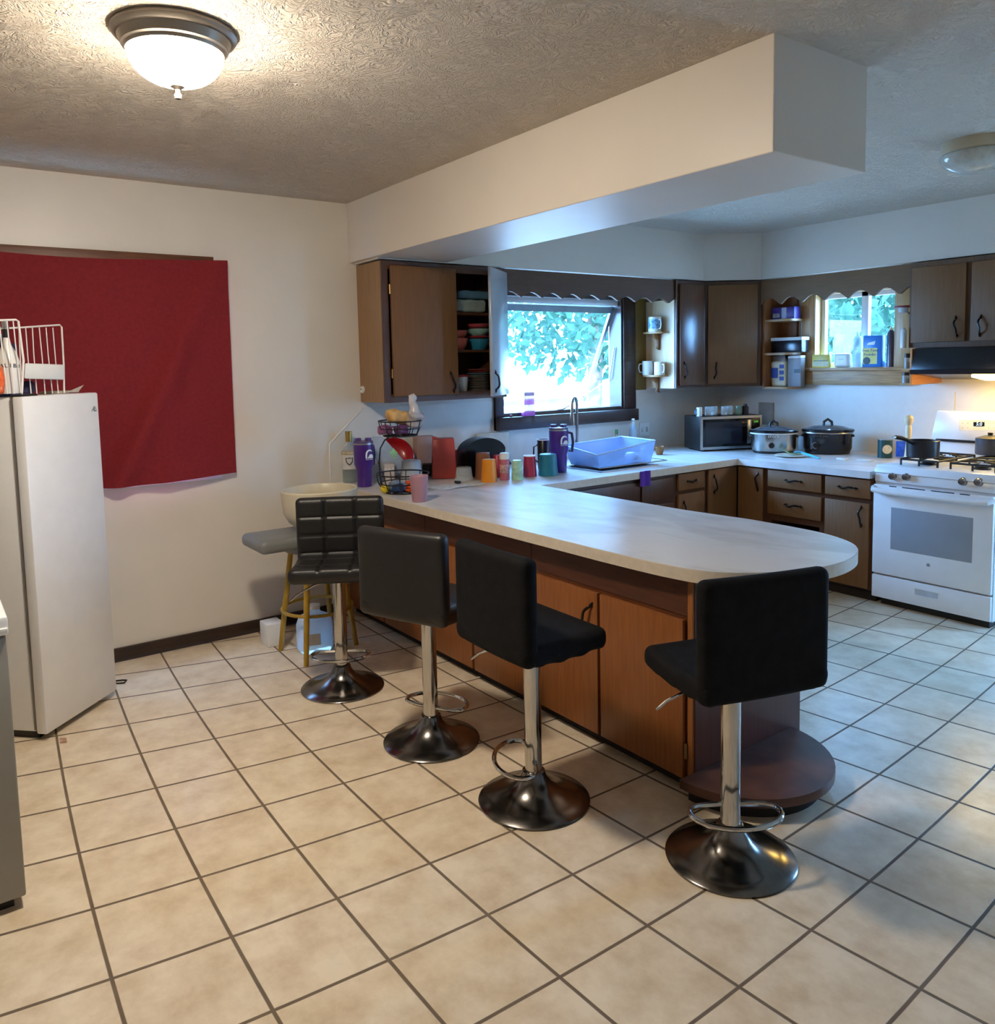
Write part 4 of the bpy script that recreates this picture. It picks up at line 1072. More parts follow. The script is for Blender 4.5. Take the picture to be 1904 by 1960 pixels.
# small things on the floor
c = atz(222, 1306); 
tag(MB().tube([c + Vector((-.02, -.02, .004)), c + Vector((.0, .03, .004)), c + Vector((.02, .045, .006)), c + Vector((.045, .03, .004)), c + Vector((.03, .0, .004)), c + Vector((.0, -.01, .004))], .004, 8).build('power_cord', M_black, None), 'black loop of cord on the floor behind the freezer', 'cord')
c = atz(121, 1418)
tag(MB().hexa([c + Vector(q) for q in ((-.03, -.01, .001), (.02, -.015, .001), (.03, .01, .001), (-.02, .015, .001), (-.03, -.01, .004), (.02, -.015, .006), (.03, .01, .012), (-.02, .015, .003))]).build('scrap', mat('torn_wrapper', (190, 150, 130), .6, var=.4, scale=40), None), 'torn scrap of wrapper on the floor under the freezer front', 'scrap')
# ------------------------------------------------------------------ small things: helpers
def col(name, rgb, rough=.35, **k): return mat(name, rgb, rough, **k)


def cup(u, vb, wt, wb, h, material, label, cat='cup', name='cup', z=ZC, group=None, flip=False, rim=None, handle=None, lid=None, build_only=False):
    """an open tapered cup; sizes are in pixels where it stands"""
    p = spot(u, vb, z); s = mpp(p); p = spot(u, vb, z, wb * s / 2); s = mpp(p); rt_, rb = wt * s / 2, wb * s / 2; hh = h * s
    if flip: rt_, rb = rb, rt_
    th = min(.0025, rb * .15)
    prof = [(0, 0), (rb * .94, 0), (rb, .003), (rt_, hh - .002), (rt_ - th * .5, hh), (rt_ - th, hh - .002), (rb - th, .006), (0, .006)]
    if flip: prof = [(0, hh), (rt_ * .93, hh), (rt_, hh - .003), (rb, .002), (rb, 0), (rb - th, 0), (rt_ - th, hh - .008), (0, hh - .006)]
    t = thing(name, label, cat, p, group=group)
    b = MB().lathe(prof, 28, p).build('body', material, t)
    if rim:
        r_ = rt_ if not flip else rt_
        MB().lathe([(r_ - th * 1.2, hh - .006), (r_ + .0012, hh - .006), (r_ + .0012, hh + .0012), (r_ - th * 1.2, hh + .0012)], 28, p, cap=False).build('rim', rim, t)
    if lid:
        MB().lathe([(0, hh), (rt_ * 1.0, hh), (rt_ * 1.02, hh + .004), (rt_ * .9, hh + .012), (0, hh + .012)], 28, p).build('lid', lid, t)
    if handle:
        a, z0, z1, out = handle; d = Vector((math.cos(a), math.sin(a), 0)); rm = (rt_ + rb) / 2
        MB().tube([p + d * (rm - .001) + Vector((0, 0, hh * z1)), p + d * (rm + out * .8) + Vector((0, 0, hh * (z1 - .02))), p + d * (rm + out) + Vector((0, 0, hh * (z0 + z1) / 2)), p + d * (rm + out * .8) + Vector((0, 0, hh * (z0 + .02))), p + d * (rm - .001) + Vector((0, 0, hh * z0))], .0045, 8).build('handle', material, t)
    return t, p, s


def boxat(u0, u1, vt, vb, z, depth, material, label, cat, name, n=None, part=None, r=.004, group=None):
    """an upright box whose front face shows between the pixels given"""
    mid = (atz(u0, vb, z) + atz(u1, vb, z)) / 2
    if mid.x - depth < XW + .02:
        mid = atx((u0 + u1) / 2, vb, XW + .02 + depth); mid.z = z; n = (1, 0, 0)
    n = Vector(n).normalized() if n else to_cam(mid)
    a, b = atplane(u0, vb, mid, n), atplane(u1, vb, mid, n)
    h = atplane((u0 + u1) / 2, vt, mid, n).z - z; a.z = b.z = z
    u = (b - a); w = u.length; u.normalize(); f = Fr(a, u, n)
    t = thing(name, label, cat, (a + b) / 2 - n * depth / 2, group=group)
    MB().fbox(f, 0, w, 0, h, -depth, 0, r).build(part or 'body', material, t)
    return t, f, w, h


def patch(parent, f, u0, u1, z0, z1, material, name='label', d=.001):
    return MB().fbox(f, u0, u1, z0, z1, -.0005, d).build(name, material, parent)


def bell(parent, p, d, w):
    """white bell emblem over two lines of small lettering"""
    M = facing(p, d); mb = MB()
    outl = [(-.5, -.42), (-.5, .02), (-.42, .34), (-.2, .55), (.1, .62), (.34, .5), (.42, .3), (.30, .38), (.06, .44), (-.14, .36), (-.26, .16), (-.3, -.1), (-.28, -.42)]
    mb.poly([[(x * w, y * w) for x, y in outl]], lambda a, b: M @ Vector((a, b, 0)), Vector(d) * .0015)
    mb.poly([[(x * w, y * w) for x, y in ((-.22, -.42), (.02, -.06), (.2, .05), (.44, -.02), (.5, -.25), (.5, -.42))]], lambda a, b: M @ Vector((a, b, 0)), Vector(d) * .0015)
    mb.build('emblem', M_wplastic, parent)
    text('lettering', 'TACO BELL', w * .2, facing(Vector(p) + Vector((0, 0, -w * .56)), d), M_wplastic, parent)


def tumbler(u, vb, wt, wb, h, label, ha, name='tumbler'):
    p = spot(u, vb, ZC); s = mpp(p); p = spot(u, vb, ZC, wb * s / 2); s = mpp(p); R, r, hh = wt * s / 2, wb * s / 2, h * s
    t = thing(name, label, 'tumbler', p, group='purple lidded tumblers')
    pur = col('purple_steel', (74, 38, 128), .3, var=.08)
    MB().lathe([(0, 0), (r * .95, 0), (r, .004), (r * 1.04, hh * .36), (R * .97, hh * .46), (R, hh * .86), (0, hh * .86)], 36, p).build('body', pur, t)
    MB().lathe([(R * .9, hh * .86), (R * 1.0, hh * .86), (R, hh * .89), (R * .9, hh * .89)], 36, p).build('steel_rim', M_steel, t)
    MB().lathe([(0, hh * .89), (R * .97, hh * .89), (R * .97, hh * .925), (R * .8, hh * .935), (0, hh * .935)], 36, p).build('lid', col('smoky_lid', (110, 88, 140), .2, alpha=.8), t)
    x = Vector((-to_cam(p).y, to_cam(p).x, 0))
    for k in (-.5, .5): q = p + x * R * k; MB().rbox((R * .26, R * .26, hh * .03), .004, q + Vector((0, 0, hh * .96)), 3).build('spout', col('purple_lid_tab', (84, 54, 120), .3), t)
    d = Vector((math.cos(ha), math.sin(ha), 0))
    MB().tube([p + d * R * .95 + Vector((0, 0, hh * .82)), p + d * (R + .022) + Vector((0, 0, hh * .80)), p + d * (R + .03) + Vector((0, 0, hh * .62)), p + d * (R + .022) + Vector((0, 0, hh * .42)), p + d * R * 1.0 + Vector((0, 0, hh * .44))], .009, 8).build('handle', col('navy_handle', (40, 34, 72), .4), t)
    dd = (to_cam(p) + Vector((0, .55, 0))).normalized()
    bell(t, p + dd * R * .995 + Vector((0, 0, hh * .66)), dd, R * .85)
    return t


# ------------------------------------------------------------------ peninsula: left group
p = spot(670, 922, ZC); s = mpp(p); p = spot(670, 922, ZC, 13 * s); s = mpp(p); hh = 98 * s; R = 14 * s
t = thing('liquor_bottle', 'clear vodka bottle with a gold cap and white crest label by the wall', 'bottle', p)
MB().lathe([(0, 0), (R * .95, 0), (R, .004), (R, hh * .62), (R * .75, hh * .70), (R * .42, hh * .76), (R * .40, hh * .80), (0, hh * .80)], 32, p).build('glass', M_jar, t)
MB().lathe([(0, .003), (R * .93, .003), (R * .93, hh * .235), (0, hh * .235)], 32, p).build('spirit', col('clear_spirit', (130, 150, 142), .08, alpha=.45), t)
MB().lathe([(0, hh * .80), (R * .44, hh * .80), (R * .44, hh), (0, hh)], 24, p).build('cap', col('gold_cap', (170, 140, 70), .3, metal=.7), t)
d = to_cam(p)
MB().lathe([(R * 1.01, hh * .27), (R * 1.012, hh * .62), (R * 1.0, hh * .62)], 32, p, cap=False).build('label', col('white_bottle_label', (222, 216, 206), .5, alpha=.9), t)
MB().lathe([(R * 1.02, hh * .55), (R * 1.02, hh * .62), (R * 1.01, hh * .62)], 32, p, cap=False).build('label_band', col('gold_band', (176, 148, 88), .4), t)
for i, ch in enumerate('SMIRNOFF'):
    a = math.atan2(d.y, d.x) + (i - 3.5) * .27; q = Vector((math.cos(a), math.sin(a), 0)); text('lettering', ch, R * .42, facing(p + q * R * 1.03 + Vector((0, 0, hh * .585)), q), M_wplastic, t)
sh = facing(p + d * R * 1.03 + Vector((0, 0, hh * .43)), d)
MB().poly([[(x * R, y * R) for x, y in ((-.5, .5), (-.3, .42), (0, .5), (.3, .42), (.5, .5), (.45, -.1), (.2, -.45), (0, -.6), (-.2, -.45), (-.45, -.1))], [(x * R, y * R) for x, y in ((-.4, .36), (0, .38), (.4, .36), (.34, -.06), (0, -.46), (-.34, -.06))]], lambda a, b: sh @ Vector((a, b, 0)), d * .001).build('crest', col('dark_print', (70, 62, 52), .5), t)
tumbler(698, 933, 38, 28, 94, 'purple tumbler with a white bell emblem beside the vodka bottle', math.atan2(.9, -.3))

# two-tier wire fruit stand with its contents
bp0 = spot(770, 950, ZC); s = mpp(bp0); bp0 = spot(772, 948, ZC, 40 * s); s = mpp(bp0)
t = thing('tiered_basket', 'two-tier black wire fruit stand near the peninsula wall', 'basket', bp0)
dc = to_cam(bp0); xr = Vector((-dc.y, dc.x, 0)); 
def ring(mb, c, r, z, rad=.0032, n=32): mb.tube([(c.x + r * math.cos(2 * PI * i / n), c.y + r * math.sin(2 * PI * i / n), z) for i in range(n)], rad, 6, closed=True)
def wire_bowl(c, r, rb, z0, z1):
    mb = MB(); ring(mb, c, r, z1, .004); ring(mb, c, (r * .65 + rb * .35), z0 + (z1 - z0) * .5); ring(mb, c, rb, z0, .0035)
    for i in range(10):
        a = 2 * PI * i / 10; mb.tube([(c.x + q * math.cos(a), c.y + q * math.sin(a), zz) for q, zz in ((r, z1), (r * .93, z0 + (z1 - z0) * .5), (rb, z0), (rb * .3, z0), (0, z0))], .0028, 6)
    return mb
rl = 50 * s; zl0, zl1 = ZC + .004, ZC + 36 * s
wire_bowl(bp0, rl, rl * .7, zl0, zl1).build('lower_basket', M_black, t)
top_c = bp0 + xr * (2 * s) * -1; zt0 = ZC + (945 - 836) * s * 1.0; zt1 = zt0 + 28 * s; ru = 41 * s
wire_bowl(top_c, ru, ru * .78, zt0, zt1).build('upper_basket', M_black, t)
for k in (0, 1):
    o = -xr * (rl * .86) - dc * (k * .035)
    MB().tube([bp0 + o * .93 + Vector((0, 0, zl0 - ZC + .004)) * 1, bp0 + o + Vector((0, 0, zl1 - ZC)), bp0 + o * 1.02 + Vector((0, 0, 60 * s)), bp0 + o * .95 + Vector((0, 0, 85 * s)), bp0 + o * .75 + Vector((0, 0, 100 * s)), bp0 + o * .45 + Vector((0, 0, zt0 - ZC))], .004, 8).build('stem', M_black, t)
def blob(c, half, r, material, name, label, cat, amp=.006, seed=0, group=None):
    rnd = random.Random(seed); ph = [rnd.uniform(0, 6) for _ in range(4)]
    loc = Vector(c) - Vector((0, 0, half[2]))
    e = lambda p: p + Vector((amp * math.sin(p.z * 95 + ph[0]) + amp * .5 * math.sin(p.y * 140 + ph[3]), amp * math.sin(p.x * 80 + ph[1]), amp * math.sin(p.x * 70 + p.y * 60 + ph[2])))
    return tag(MB().rbox(half, r, c, 9, edit=e).build(name, material, None, loc=loc, smooth=70), label, cat, group)
def ofs(c, a, b, z): return Vector((c.x, c.y, 0)) + xr * a + dc * b + Vector((0, 0, z))
# xr points left-to-right reversed? keep the sign explicit: positive is to the picture's right
if (RT.dot(xr) < 0): xr = -xr
blob(ofs(bp0, -34 * s, .03, ZC + .028), (.026, .022, .022), .02, col('yellow_wrapper', (226, 200, 40), .35, var=.1), 'snack_packet', 'yellow packet at the left rim of the wire stand', 'packet', .003, 1)
blob(ofs(bp0, -10 * s, .055, ZC + .034), (.034, .024, .024), .015, col('blue_wrapper', (36, 62, 110), .3, var=.3, scale=20), 'snack_packet', 'blue packet in the lower bowl of the wire stand', 'packet', .004, 2)
blob(ofs(bp0, -12 * s, -.03, ZC + .034), (.05, .035, .026), .018, col('pale_blue_wrapper', (120, 140, 160), .3, var=.3, scale=20), 'snack_packet', 'grey-blue packet at the back of the wire stand\'s lower bowl', 'packet', .004, 3)
for k in range(3): blob(ofs(bp0, 14 * s, .058, ZC + .018 + .022 * k), (.030, .022, .0095), .009, col('orange_wrapper', (222, 84, 34), .25, var=.2, scale=30), 'snack_packet', ('lowest', 'middle', 'topmost')[k] + ' of three orange packets stacked in the wire stand', 'packet', .0006, 4 + k, 'orange packets in the wire stand')
blob(ofs(top_c, -30 * s, .0, zt0 + .035), (.045, .03, .026), .02, col('mauve_wrapper', (142, 84, 134), .3, var=.3, scale=25), 'snack_packet', 'mauve packet poking out left of the upper wire basket', 'packet', .004, 8)
blob(ofs(top_c, 2 * s, .02, zt0 + .034), (.035, .04, .026), .02, col('plum_wrapper', (88, 44, 92), .3, var=.4, scale=25), 'snack_packet', 'plum packet low in the upper wire basket', 'packet', .004, 9)
bc = ofs(top_c, 2 * s, -.02, zt0 + .10)
t = thing('bread_bag', 'clear bag of bread buns twisted shut in the upper wire basket', 'bag', ofs(top_c, 2 * s, 0, zt0 + .05))
MB().rbox((.055, .085, .038), .034, bc, 9, m=None, edit=lambda p: p + Vector((0, 0, -.25 * p.y + .004 * math.sin(p.y * 120)))).build('buns', col('bread_crust', (206, 164, 104), .6, var=.3, scale=18), t)
q = ofs(top_c, 28 * s, 0, zt0 + .09)
MB().rbox((.045, .05, .05), .035, q, 8, edit=lambda p: p + Vector((.006 * math.sin(p.z * 90), .006 * math.sin(p.z * 80 + p.x * 60), 0))).build('film', col('bag_film', (206, 200, 206), .15, alpha=.55, var=.2, scale=20), t)
MB().tube([q + Vector((0, 0, .02)), q + Vector((0, .0, .065)), q + xr * -.012 + Vector((0, 0, .10)), q + xr * -.008 + Vector((0, 0, .125)), q + xr * .006 + Vector((0, 0, .137))], [.045, .026, .021, .026, .012], 12).build('twist_neck', col('bag_film_neck', (214, 210, 214), .2, alpha=.75, var=.2, scale=20), t)
cup(803, 962, 36, 28, 50, col('dusty_pink_plastic', (176, 132, 146), .4, var=.05), 'dusty pink plastic cup at the peninsula edge in front of the wire stand')

# behind the stand: dishes left to dry against the wall
def lean_disc(u, v, r, tilt, material, label, cat, name, yaw=0.0, depth=.03, rim=None):
    """a dish propped on its edge, its open face towards the room"""
    p = spot(u, v, ZC); s_ = mpp(p); R_ = r * s_
    n = (to_cam(p) + Vector((0, yaw, 0))).normalized(); nrm = (n * math.cos(tilt) + Vector((0, 0, math.sin(tilt)))).normalized()
    c = p + Vector((0, 0, R_ * math.cos(tilt) + .004)) - n * (R_ * math.sin(tilt))
    x = Vector((0, 0, 1)).cross(nrm).normalized(); y = nrm.cross(x); M = Matrix((x, y, nrm)).transposed().to_4x4(); M.translation = c
    t_ = thing(name, label, cat, p)
    MB().lathe([(0, -depth), (R_ * .55, -depth), (R_ * .8, -depth * .6), (R_, 0), (R_ * .97, .003), (R_ * .77, -depth * .45), (R_ * .52, -depth * .8), (0, -depth * .8)], 36).xf(M).build('body', material, t_)
    return t_
rbx = XW + .105; rc = atx(756, 872, rbx); rs = mpp(rc); RB = 37 * rs
t = thing('bowl', 'red bowl propped up behind the upper wire basket', 'bowl', (rbx, rc.y, ZC))
nrm = Vector((.86, -.28, .42)).normalized(); x_ = Vector((0, 0, 1)).cross(nrm).normalized(); y_ = nrm.cross(x_); M_ = Matrix((x_, y_, nrm)).transposed().to_4x4(); M_.translation = Vector((rbx, rc.y, rc.z))
MB().lathe([(0, -.05), (RB * .55, -.05), (RB * .82, -.032), (RB, 0), (RB * .97, .003), (RB * .79, -.026), (RB * .52, -.042), (0, -.042)], 36).xf(M_).build('body', col('red_enamel', (168, 20, 26), .25), t)
p_ = atx(757, 880, -1.30)
t = thing('cutting_board', 'pale grey plastic board with a lime sticker leaning behind the wire stand', 'board', (p_.x, p_.y, ZC + .002))
def qd(pts, x, th, name, material, parent):
    P4 = [atx(u, v, x) for u, v in pts]; mb = MB(); mb.poly([[(q.y, q.z) for q in P4]], lambda a, b: Vector((x - (b - ZC) * .12, a, b)), (th, 0, 0)); return mb.build(name, material, parent, smooth=0)
qd(((717, 836), (736, 836), (778, 886), (764, 908), (735, 905), (718, 870)), -1.38, .006, 'board', col('grey_board', (172, 176, 178), .3), t)
st = qd(((756, 858), (764, 867), (757, 879), (748, 866)), -1.373, .002, 'sticker', col('lime_sticker', (168, 216, 150), .5, var=.3, scale=60), t)
t, f, w, h = boxat(736, 756, 888, 927, ZC, .12, col('ivory_plastic', (196, 184, 176), .4), 'ivory box with faint lettering behind the lower wire bowl', 'box', 'storage_box')
text('lettering', 'A.A.A', h * .2, facing(f(w * .5, h * .75, .0012), f.n), M_wplastic, t)
cup(788, 927, 44, 36, 44, M_frost, 'upturned frosted tub behind the dusty pink cup', 'tub', 'tub', flip=True)
t, f, w, h = boxat(799, 832, 834, 893, ZC, .06, col('dusty_rose_plastic', (176, 142, 128), .4, var=.06), 'dusty rose plastic bin standing behind the red bowl', 'bin', 'bin', r=.01)
patch(t, f, .004, w - .004, h * .22, h * .26, col('bin_seam', (150, 118, 106), .5), 'lid_seam')
t, f, w, h = boxat(808, 832, 888, 912, ZC, .07, col('black_plastic', (20, 19, 22), .35), 'small black appliance tucked left of the tall coral pitcher', 'appliance', 'kettle', r=.012)
p = spot(850, 917, ZC); s_ = mpp(p); p = spot(850, 917, ZC, 20 * s_); s_ = mpp(p); hh = 76 * s_
t = thing('pitcher', 'tall coral red plastic pitcher in the middle of the counter clutter', 'pitcher', p)
M4 = facing(p, to_cam(p)); w0, w1 = 24 * s_, 20 * s_
def pit(a, b): return p + RT.cross(Vector((0, 0, 1))).normalized() * 0
xx = xr
mb = MB(); mb.hexa([p + xx * a * w0 + dc * b * w0 for a, b in ((-1, -.8), (1, -.8), (1, .8), (-1, .8))] + [p + xx * a * w1 + dc * b * w1 + Vector((0, 0, hh)) for a, b in ((-1, -.8), (1, -.8), (1, .8), (-1, .8))], .008)
mb.build('body', col('coral_plastic', (184, 68, 58), .4, var=.06), t)
MB().hexa([p + xx * (-w1 * 1.0) + dc * b * w1 * .5 + Vector((0, 0, hh - .012 + c)) for c, b in ((0, -1), (0, 1))] + [p + xx * (-w1 * .5) + dc * b * w1 * .5 + Vector((0, 0, hh - .004)) for b in (1, -1)] + [p + xx * (-w1 * 1.12) + dc * b * w1 * .4 + Vector((0, 0, hh + .016)) for b in (-1, 1)] + [p + xx * (-w1 * .4) + dc * b * w1 * .4 + Vector((0, 0, hh + .001)) for b in (1, -1)]).build('spout', MATS['coral_plastic'], t)
lean_disc(884, 902, 22, .5, col('dark_red_plastic', (142, 30, 40), .3), 'dark red bowl leaning behind the coral pitcher', 'bowl', 'bowl', .4, .04)
lean_disc(903, 905, 17, .35, M_clear, 'clear plastic bowl leaning behind the little clear tub', 'bowl', 'bowl', .2, .02)
cup(888, 922, 36, 29, 26, M_clear, 'little clear tub upside down right of the coral pitcher', 'tub', 'tub', flip=True)
# dark toaster shape with a cream board behind it
p = spot(943, 914, ZC); s_ = mpp(p); n = Vector((1, -.12, 0)).normalized(); f = Fr(p - n * .085, (.12, 1, 0), n); sx = mpp(p)
t = thing('toaster', 'glossy black round-topped toaster on the back of the counter', 'toaster', f(0, 0, -.06))
wd_ = 44 * sx; ht = 74 * sx
arch = [(-wd_, 0), (-wd_ * 1.02, ht * .62)] + [(-wd_ * 1.02 * math.cos(a), ht * .62 + ht * .38 * math.sin(a)) for a in [PI * i / 16 for i in range(1, 16)]] + [(wd_ * .96, ht * .55), (wd_, 0)]
MB().poly([arch], lambda a, b: f(a, b, -.12), f.n * .12).build('body', col('gloss_black', (12, 12, 16), .2), t, smooth=40)
MB().fbox(f, -wd_ * .5, wd_ * .1, ht * .36, ht * .40, .0, .003).build('chrome_strip', col('gold_strip', (190, 168, 120), .3, metal=.8), t)
MB().tube([f(wd_ * .55, ht * .3, .0), f(wd_ * .7, ht * .36, .03), f(wd_ * 1.0, ht * .36, .035), f(wd_ * 1.15, ht * .28, .02)], .009, 8).build('handle', M_black, t)
tag(MB().fbox(Fr((XW + .03, 0, 0), (0, 1, 0), (1, 0, 0)), atx(912, 850, XW + .03).y, atx(974, 850, XW + .03).y, ZC + .002, ZC + .235, -.006, .006, .005).build('cutting_board', col('cream_board', (206, 198, 182), .45), None), 'cream cutting board standing against the wall behind the black toaster', 'board')

# the row of drinking cups before the window
G = 'plastic cups along the sink counter'
cup(925, 918, 32, 26, 50, col('brown_plastic', (138, 84, 50), .4), 'brown cup half hidden behind the orange cup', group=G, flip=True)
cup(936, 924, 31, 26, 43, col('orange_plastic', (234, 142, 22), .35, var=.05), 'bright orange cup upside down in the row of cups', group=G, flip=True)
cup(953, 914, 22, 18, 42, col('crimson_plastic', (176, 34, 58), .35), 'crimson cup behind the white-topped clear cup', group=G, flip=True)
t, p, s_ = cup(966, 920, 19, 19, 40, col('pink_clear_plastic', (214, 120, 134), .2, alpha=.75), 'pinkish clear cup with a tall white top in the row of cups', group=G)
MB().lathe([(0, 40 * s_), (9.5 * s_, 40 * s_), (9.5 * s_, 50 * s_), (8 * s_, 52 * s_), (0, 52 * s_)], 24, p).build('cap', M_wplastic, t)
MB().lathe([(9.7 * s_, 14 * s_), (9.8 * s_, 30 * s_), (9.6 * s_, 30 * s_)], 24, p, cap=False).build('print', col('red_white_print', (196, 150, 146), .5, var=.6, scale=60), t)
t, p, s_ = cup(990, 919, 23, 18, 37, col('mint_print', (166, 206, 172), .4, var=.25, scale=40), 'mint green patterned cup in the row of cups', group=G, flip=True)
cup(1014, 913, 27, 22, 40, col('raspberry_plastic', (178, 40, 66), .35), 'raspberry red cup upside down beside the teal cup', group=G, flip=True, rim=M_wplastic)
cup(1049, 912, 38, 32, 41, col('teal_plastic', (30, 120, 140), .35), 'wide teal cup upside down near the faucet', group=G, flip=True)
t, p, s_ = cup(1041, 900, 25, 23, 58, col('black_steel', (18, 18, 22), .3), 'black travel mug with a white rim behind the teal cup', 'mug', 'travel_mug', rim=M_wplastic)
MB().tube([p - xr * 12 * s_ + Vector((0, 0, 48 * s_)), p - xr * 19 * s_ + Vector((0, 0, 44 * s_)), p - xr * 20 * s_ + Vector((0, 0, 22 * s_)), p - xr * 12 * s_ + Vector((0, 0, 14 * s_))], .006, 8).build('handle', MATS['black_steel'], t)
tumbler(1070, 905, 37, 29, 92, 'purple tumbler with a white bell emblem standing by the faucet', .9)
# newsprint on the counter
a = atz(868, 926, ZC)
tag(MB().grid(lambda i, j: Vector((a.x + .0 + .17 * i, a.y - .20 + .34 * j, ZC + .0015 + .004 * abs(math.sin(i * 7 + j * 3)) * (j > .3))), 16, 16, .0006).build('newspaper', col('printed_paper', (206, 200, 190), .8, var=.25, scale=26), None), 'crumpled sheet of printed paper on the counter before the coral pitcher', 'paper')
b = atz(876, 927, ZC)
tag(MB().rbox((.02, .014, .007), .005, b + Vector((0, 0, .0135)), 3).build('clip', M_black, None), 'little black clip on the printed paper', 'clip')

# ------------------------------------------------------------------ sink
t = thing('sink', 'stainless steel sink let into the counter under the window', 'sink', ((SINK[0] + SINK[1]) / 2, (SINK[2] + SINK[3]) / 2, ZC - .15))
o = .02
MB().poly([[(SINK[0] - o, SINK[2] - o), (SINK[1] + o, SINK[2] - o), (SINK[1] + o, SINK[3] + o), (SINK[0] - o, SINK[3] + o)], [(SINK[0] + .012, SINK[2] + .012), (SINK[1] - .012, SINK[2] + .012), (SINK[1] - .012, SINK[3] - .012), (SINK[0] + .012, SINK[3] - .012)]], lambda a, b: Vector((a, b, ZC + .0005)), (0, 0, .006)).build('rim', M_steel, t, smooth=0)
q = [SINK[0] + .004, SINK[1] - .004, SINK[2] + .004, SINK[3] - .004]; mb = MB()
mb.box((q[0], q[2], ZC - .15), (q[1], q[3], ZC - .147))
for lo, hi in (((q[0], q[2], ZC - .15), (q[0] + .003, q[3], ZC)), ((q[1] - .003, q[2], ZC - .15), (q[1], q[3], ZC)), ((q[0], q[2], ZC - .15), (q[1], q[2] + .003, ZC)), ((q[0], q[3] - .003, ZC - .15), (q[1], q[3], ZC))): mb.box(lo, hi)
mb.build('basin', M_steel, t)
fb = Vector((-1.20, 3.33, ZC)); u_, v_ = 1103, 895
fb = atz(1105, 886, ZC); fb.z = ZC; sF = mpp(fb)
t = thing('faucet', 'tall gooseneck kitchen faucet before the sink window', 'faucet', fb)
M_fau = mat('brushed_nickel', (150, 144, 138), .28, 1.0, var=.1)
MB().lathe([(0, 0), (.03, 0), (.03, .01), (.024, .016), (.021, .05), (.018, .12), (.014, .17), (0, .17)], 28, fb).build('base', M_fau, t)
dv = (-xr * .55 + dc * .83).normalized()
hz_ = (886 - 760) * sF
pts = [fb + Vector((0, 0, .16)), fb + Vector((0, 0, hz_ - .055))] + [fb + dv * (.045 - .045 * math.cos(a_)) + Vector((0, 0, hz_ - .055 + .05 * math.sin(a_))) for a_ in [PI * i / 10 for i in range(1, 11)]] + [fb + dv * .092 + Vector((0, 0, hz_ - .11))]
MB().tube(pts, .0105, 12).build('spout', M_fau, t)
e_ = fb + dv * .093 + Vector((0, 0, hz_ - .11))
MB().lathe([(0, -.085), (.019, -.085), (.020, -.06), (.013, 0), (0, 0)], 24, e_).build('spray_head', M_fau, t)
MB().tube([fb + xr * .018 + Vector((0, 0, .055)), fb + xr * .05 + Vector((0, 0, .062)), fb + xr * .066 + Vector((0, 0, .10))], [.008, .007, .005], 8).build('lever', M_fau, t)

# dish rack: pale blue tub with dishes, tilted on the drainer side
rA = atz(1178, 893, ZC + .012); rB = atz(1249, 884, ZC + .012)
u = (rB - rA).normalized(); n = Vector((u.y, -u.x, 0)); 
if n.dot(to_cam(rA)) < 0: n = -n
w = (rB - rA).length; f = Fr(rA - Vector((0, 0, .0)), u, n); f.o.z = ZC + .013; sR = mpp(rA)
t = thing('dish_rack', 'pale blue plastic dish tub full of washing up beside the sink', 'dish rack', f(w * .3, 0, -.17))
M_tub = col('pale_blue_plastic', (176, 204, 238), .3, alpha=.55, var=.04)
hT = 42 * sR; L0 = -.16; dp_ = .30; mb = MB()
def wall(a0, a1, n0, n1, za, zb, out):
    pass
def side(p0, p1, q0, q1): mb.hexa([p0, p1, p1 + Vector((0, 0, .004)), p0 + Vector((0, 0, .004)), q0, q1, q1 + Vector((0, 0, .004)), q0 + Vector((0, 0, .004))])
bot = [f(L0 + .03, .0, -.02), f(w, .0, -.02), f(w, .0, -dp_), f(L0 + .03, .0, -dp_)]
topv = [f(L0 - .02, hT * .62, .01), f(w + .015, hT, .01), f(w + .015, hT * 1.05, -dp_ - .02), f(L0 - .02, hT * .9, -dp_ - .02)]
def panel(a, b, c, d, th=.004):
    nn_ = (b - a).cross(d - a).normalized() * th; mb.hexa([a, b, c, d, a + nn_, b + nn_, c + nn_, d + nn_])
panel(bot[0], bot[1], bot[2], bot[3])
for i in range(4):
    j = (i + 1) % 4; panel(bot[i], bot[j], topv[j], topv[i])
mb.build('tub', M_tub, t)
MB().tube(topv, .006, 8, closed=True).build('rim', col('pale_blue_rim', (186, 212, 240), .3), t)
cN = f(w * .55, .03, -.10)
blob(f(w * .62, .045, -.07), (.05, .03, .032), .028, col('white_ceramic', (226, 230, 236), .2), 'gravy_boat', 'white china jug lying in the dish tub', 'jug', .001, 20)
t2 = thing('serving_spoon', 'white plastic spoon standing up in the dish tub', 'spoon', f(w * .86, .03, -.06))
MB().tube([f(w * .80, .02, -.05), f(w * .86, hT * .55, -.05), f(w * .9, hT * .85, -.055)], [.012, .008, .011], 8).build('body', MATS['white_ceramic'], t2)
for k, (uu, cc, rr, lab) in enumerate(((-.05, (44, 128, 140), .05, 'teal bowl at the back left of the dish tub'), (.42, (90, 150, 160), .045, 'grey-teal bowl in the middle of the dish tub'), (-.3, (60, 110, 120), .03, 'dark teal bowl at the left end of the dish tub'))):
    c = f(w * uu, .012, -.2 + .02 * k); tt = thing('bowl', lab, 'bowl', c, group='bowls in the dish tub')
    MB().lathe([(0, 0), (rr * .5, 0), (rr, rr * .75), (rr * .96, rr * .76), (rr * .46, .006), (0, .006)], 28, c).build('body', col('teal_bowl_%s' % 'abc'[k], cc, .3), tt)
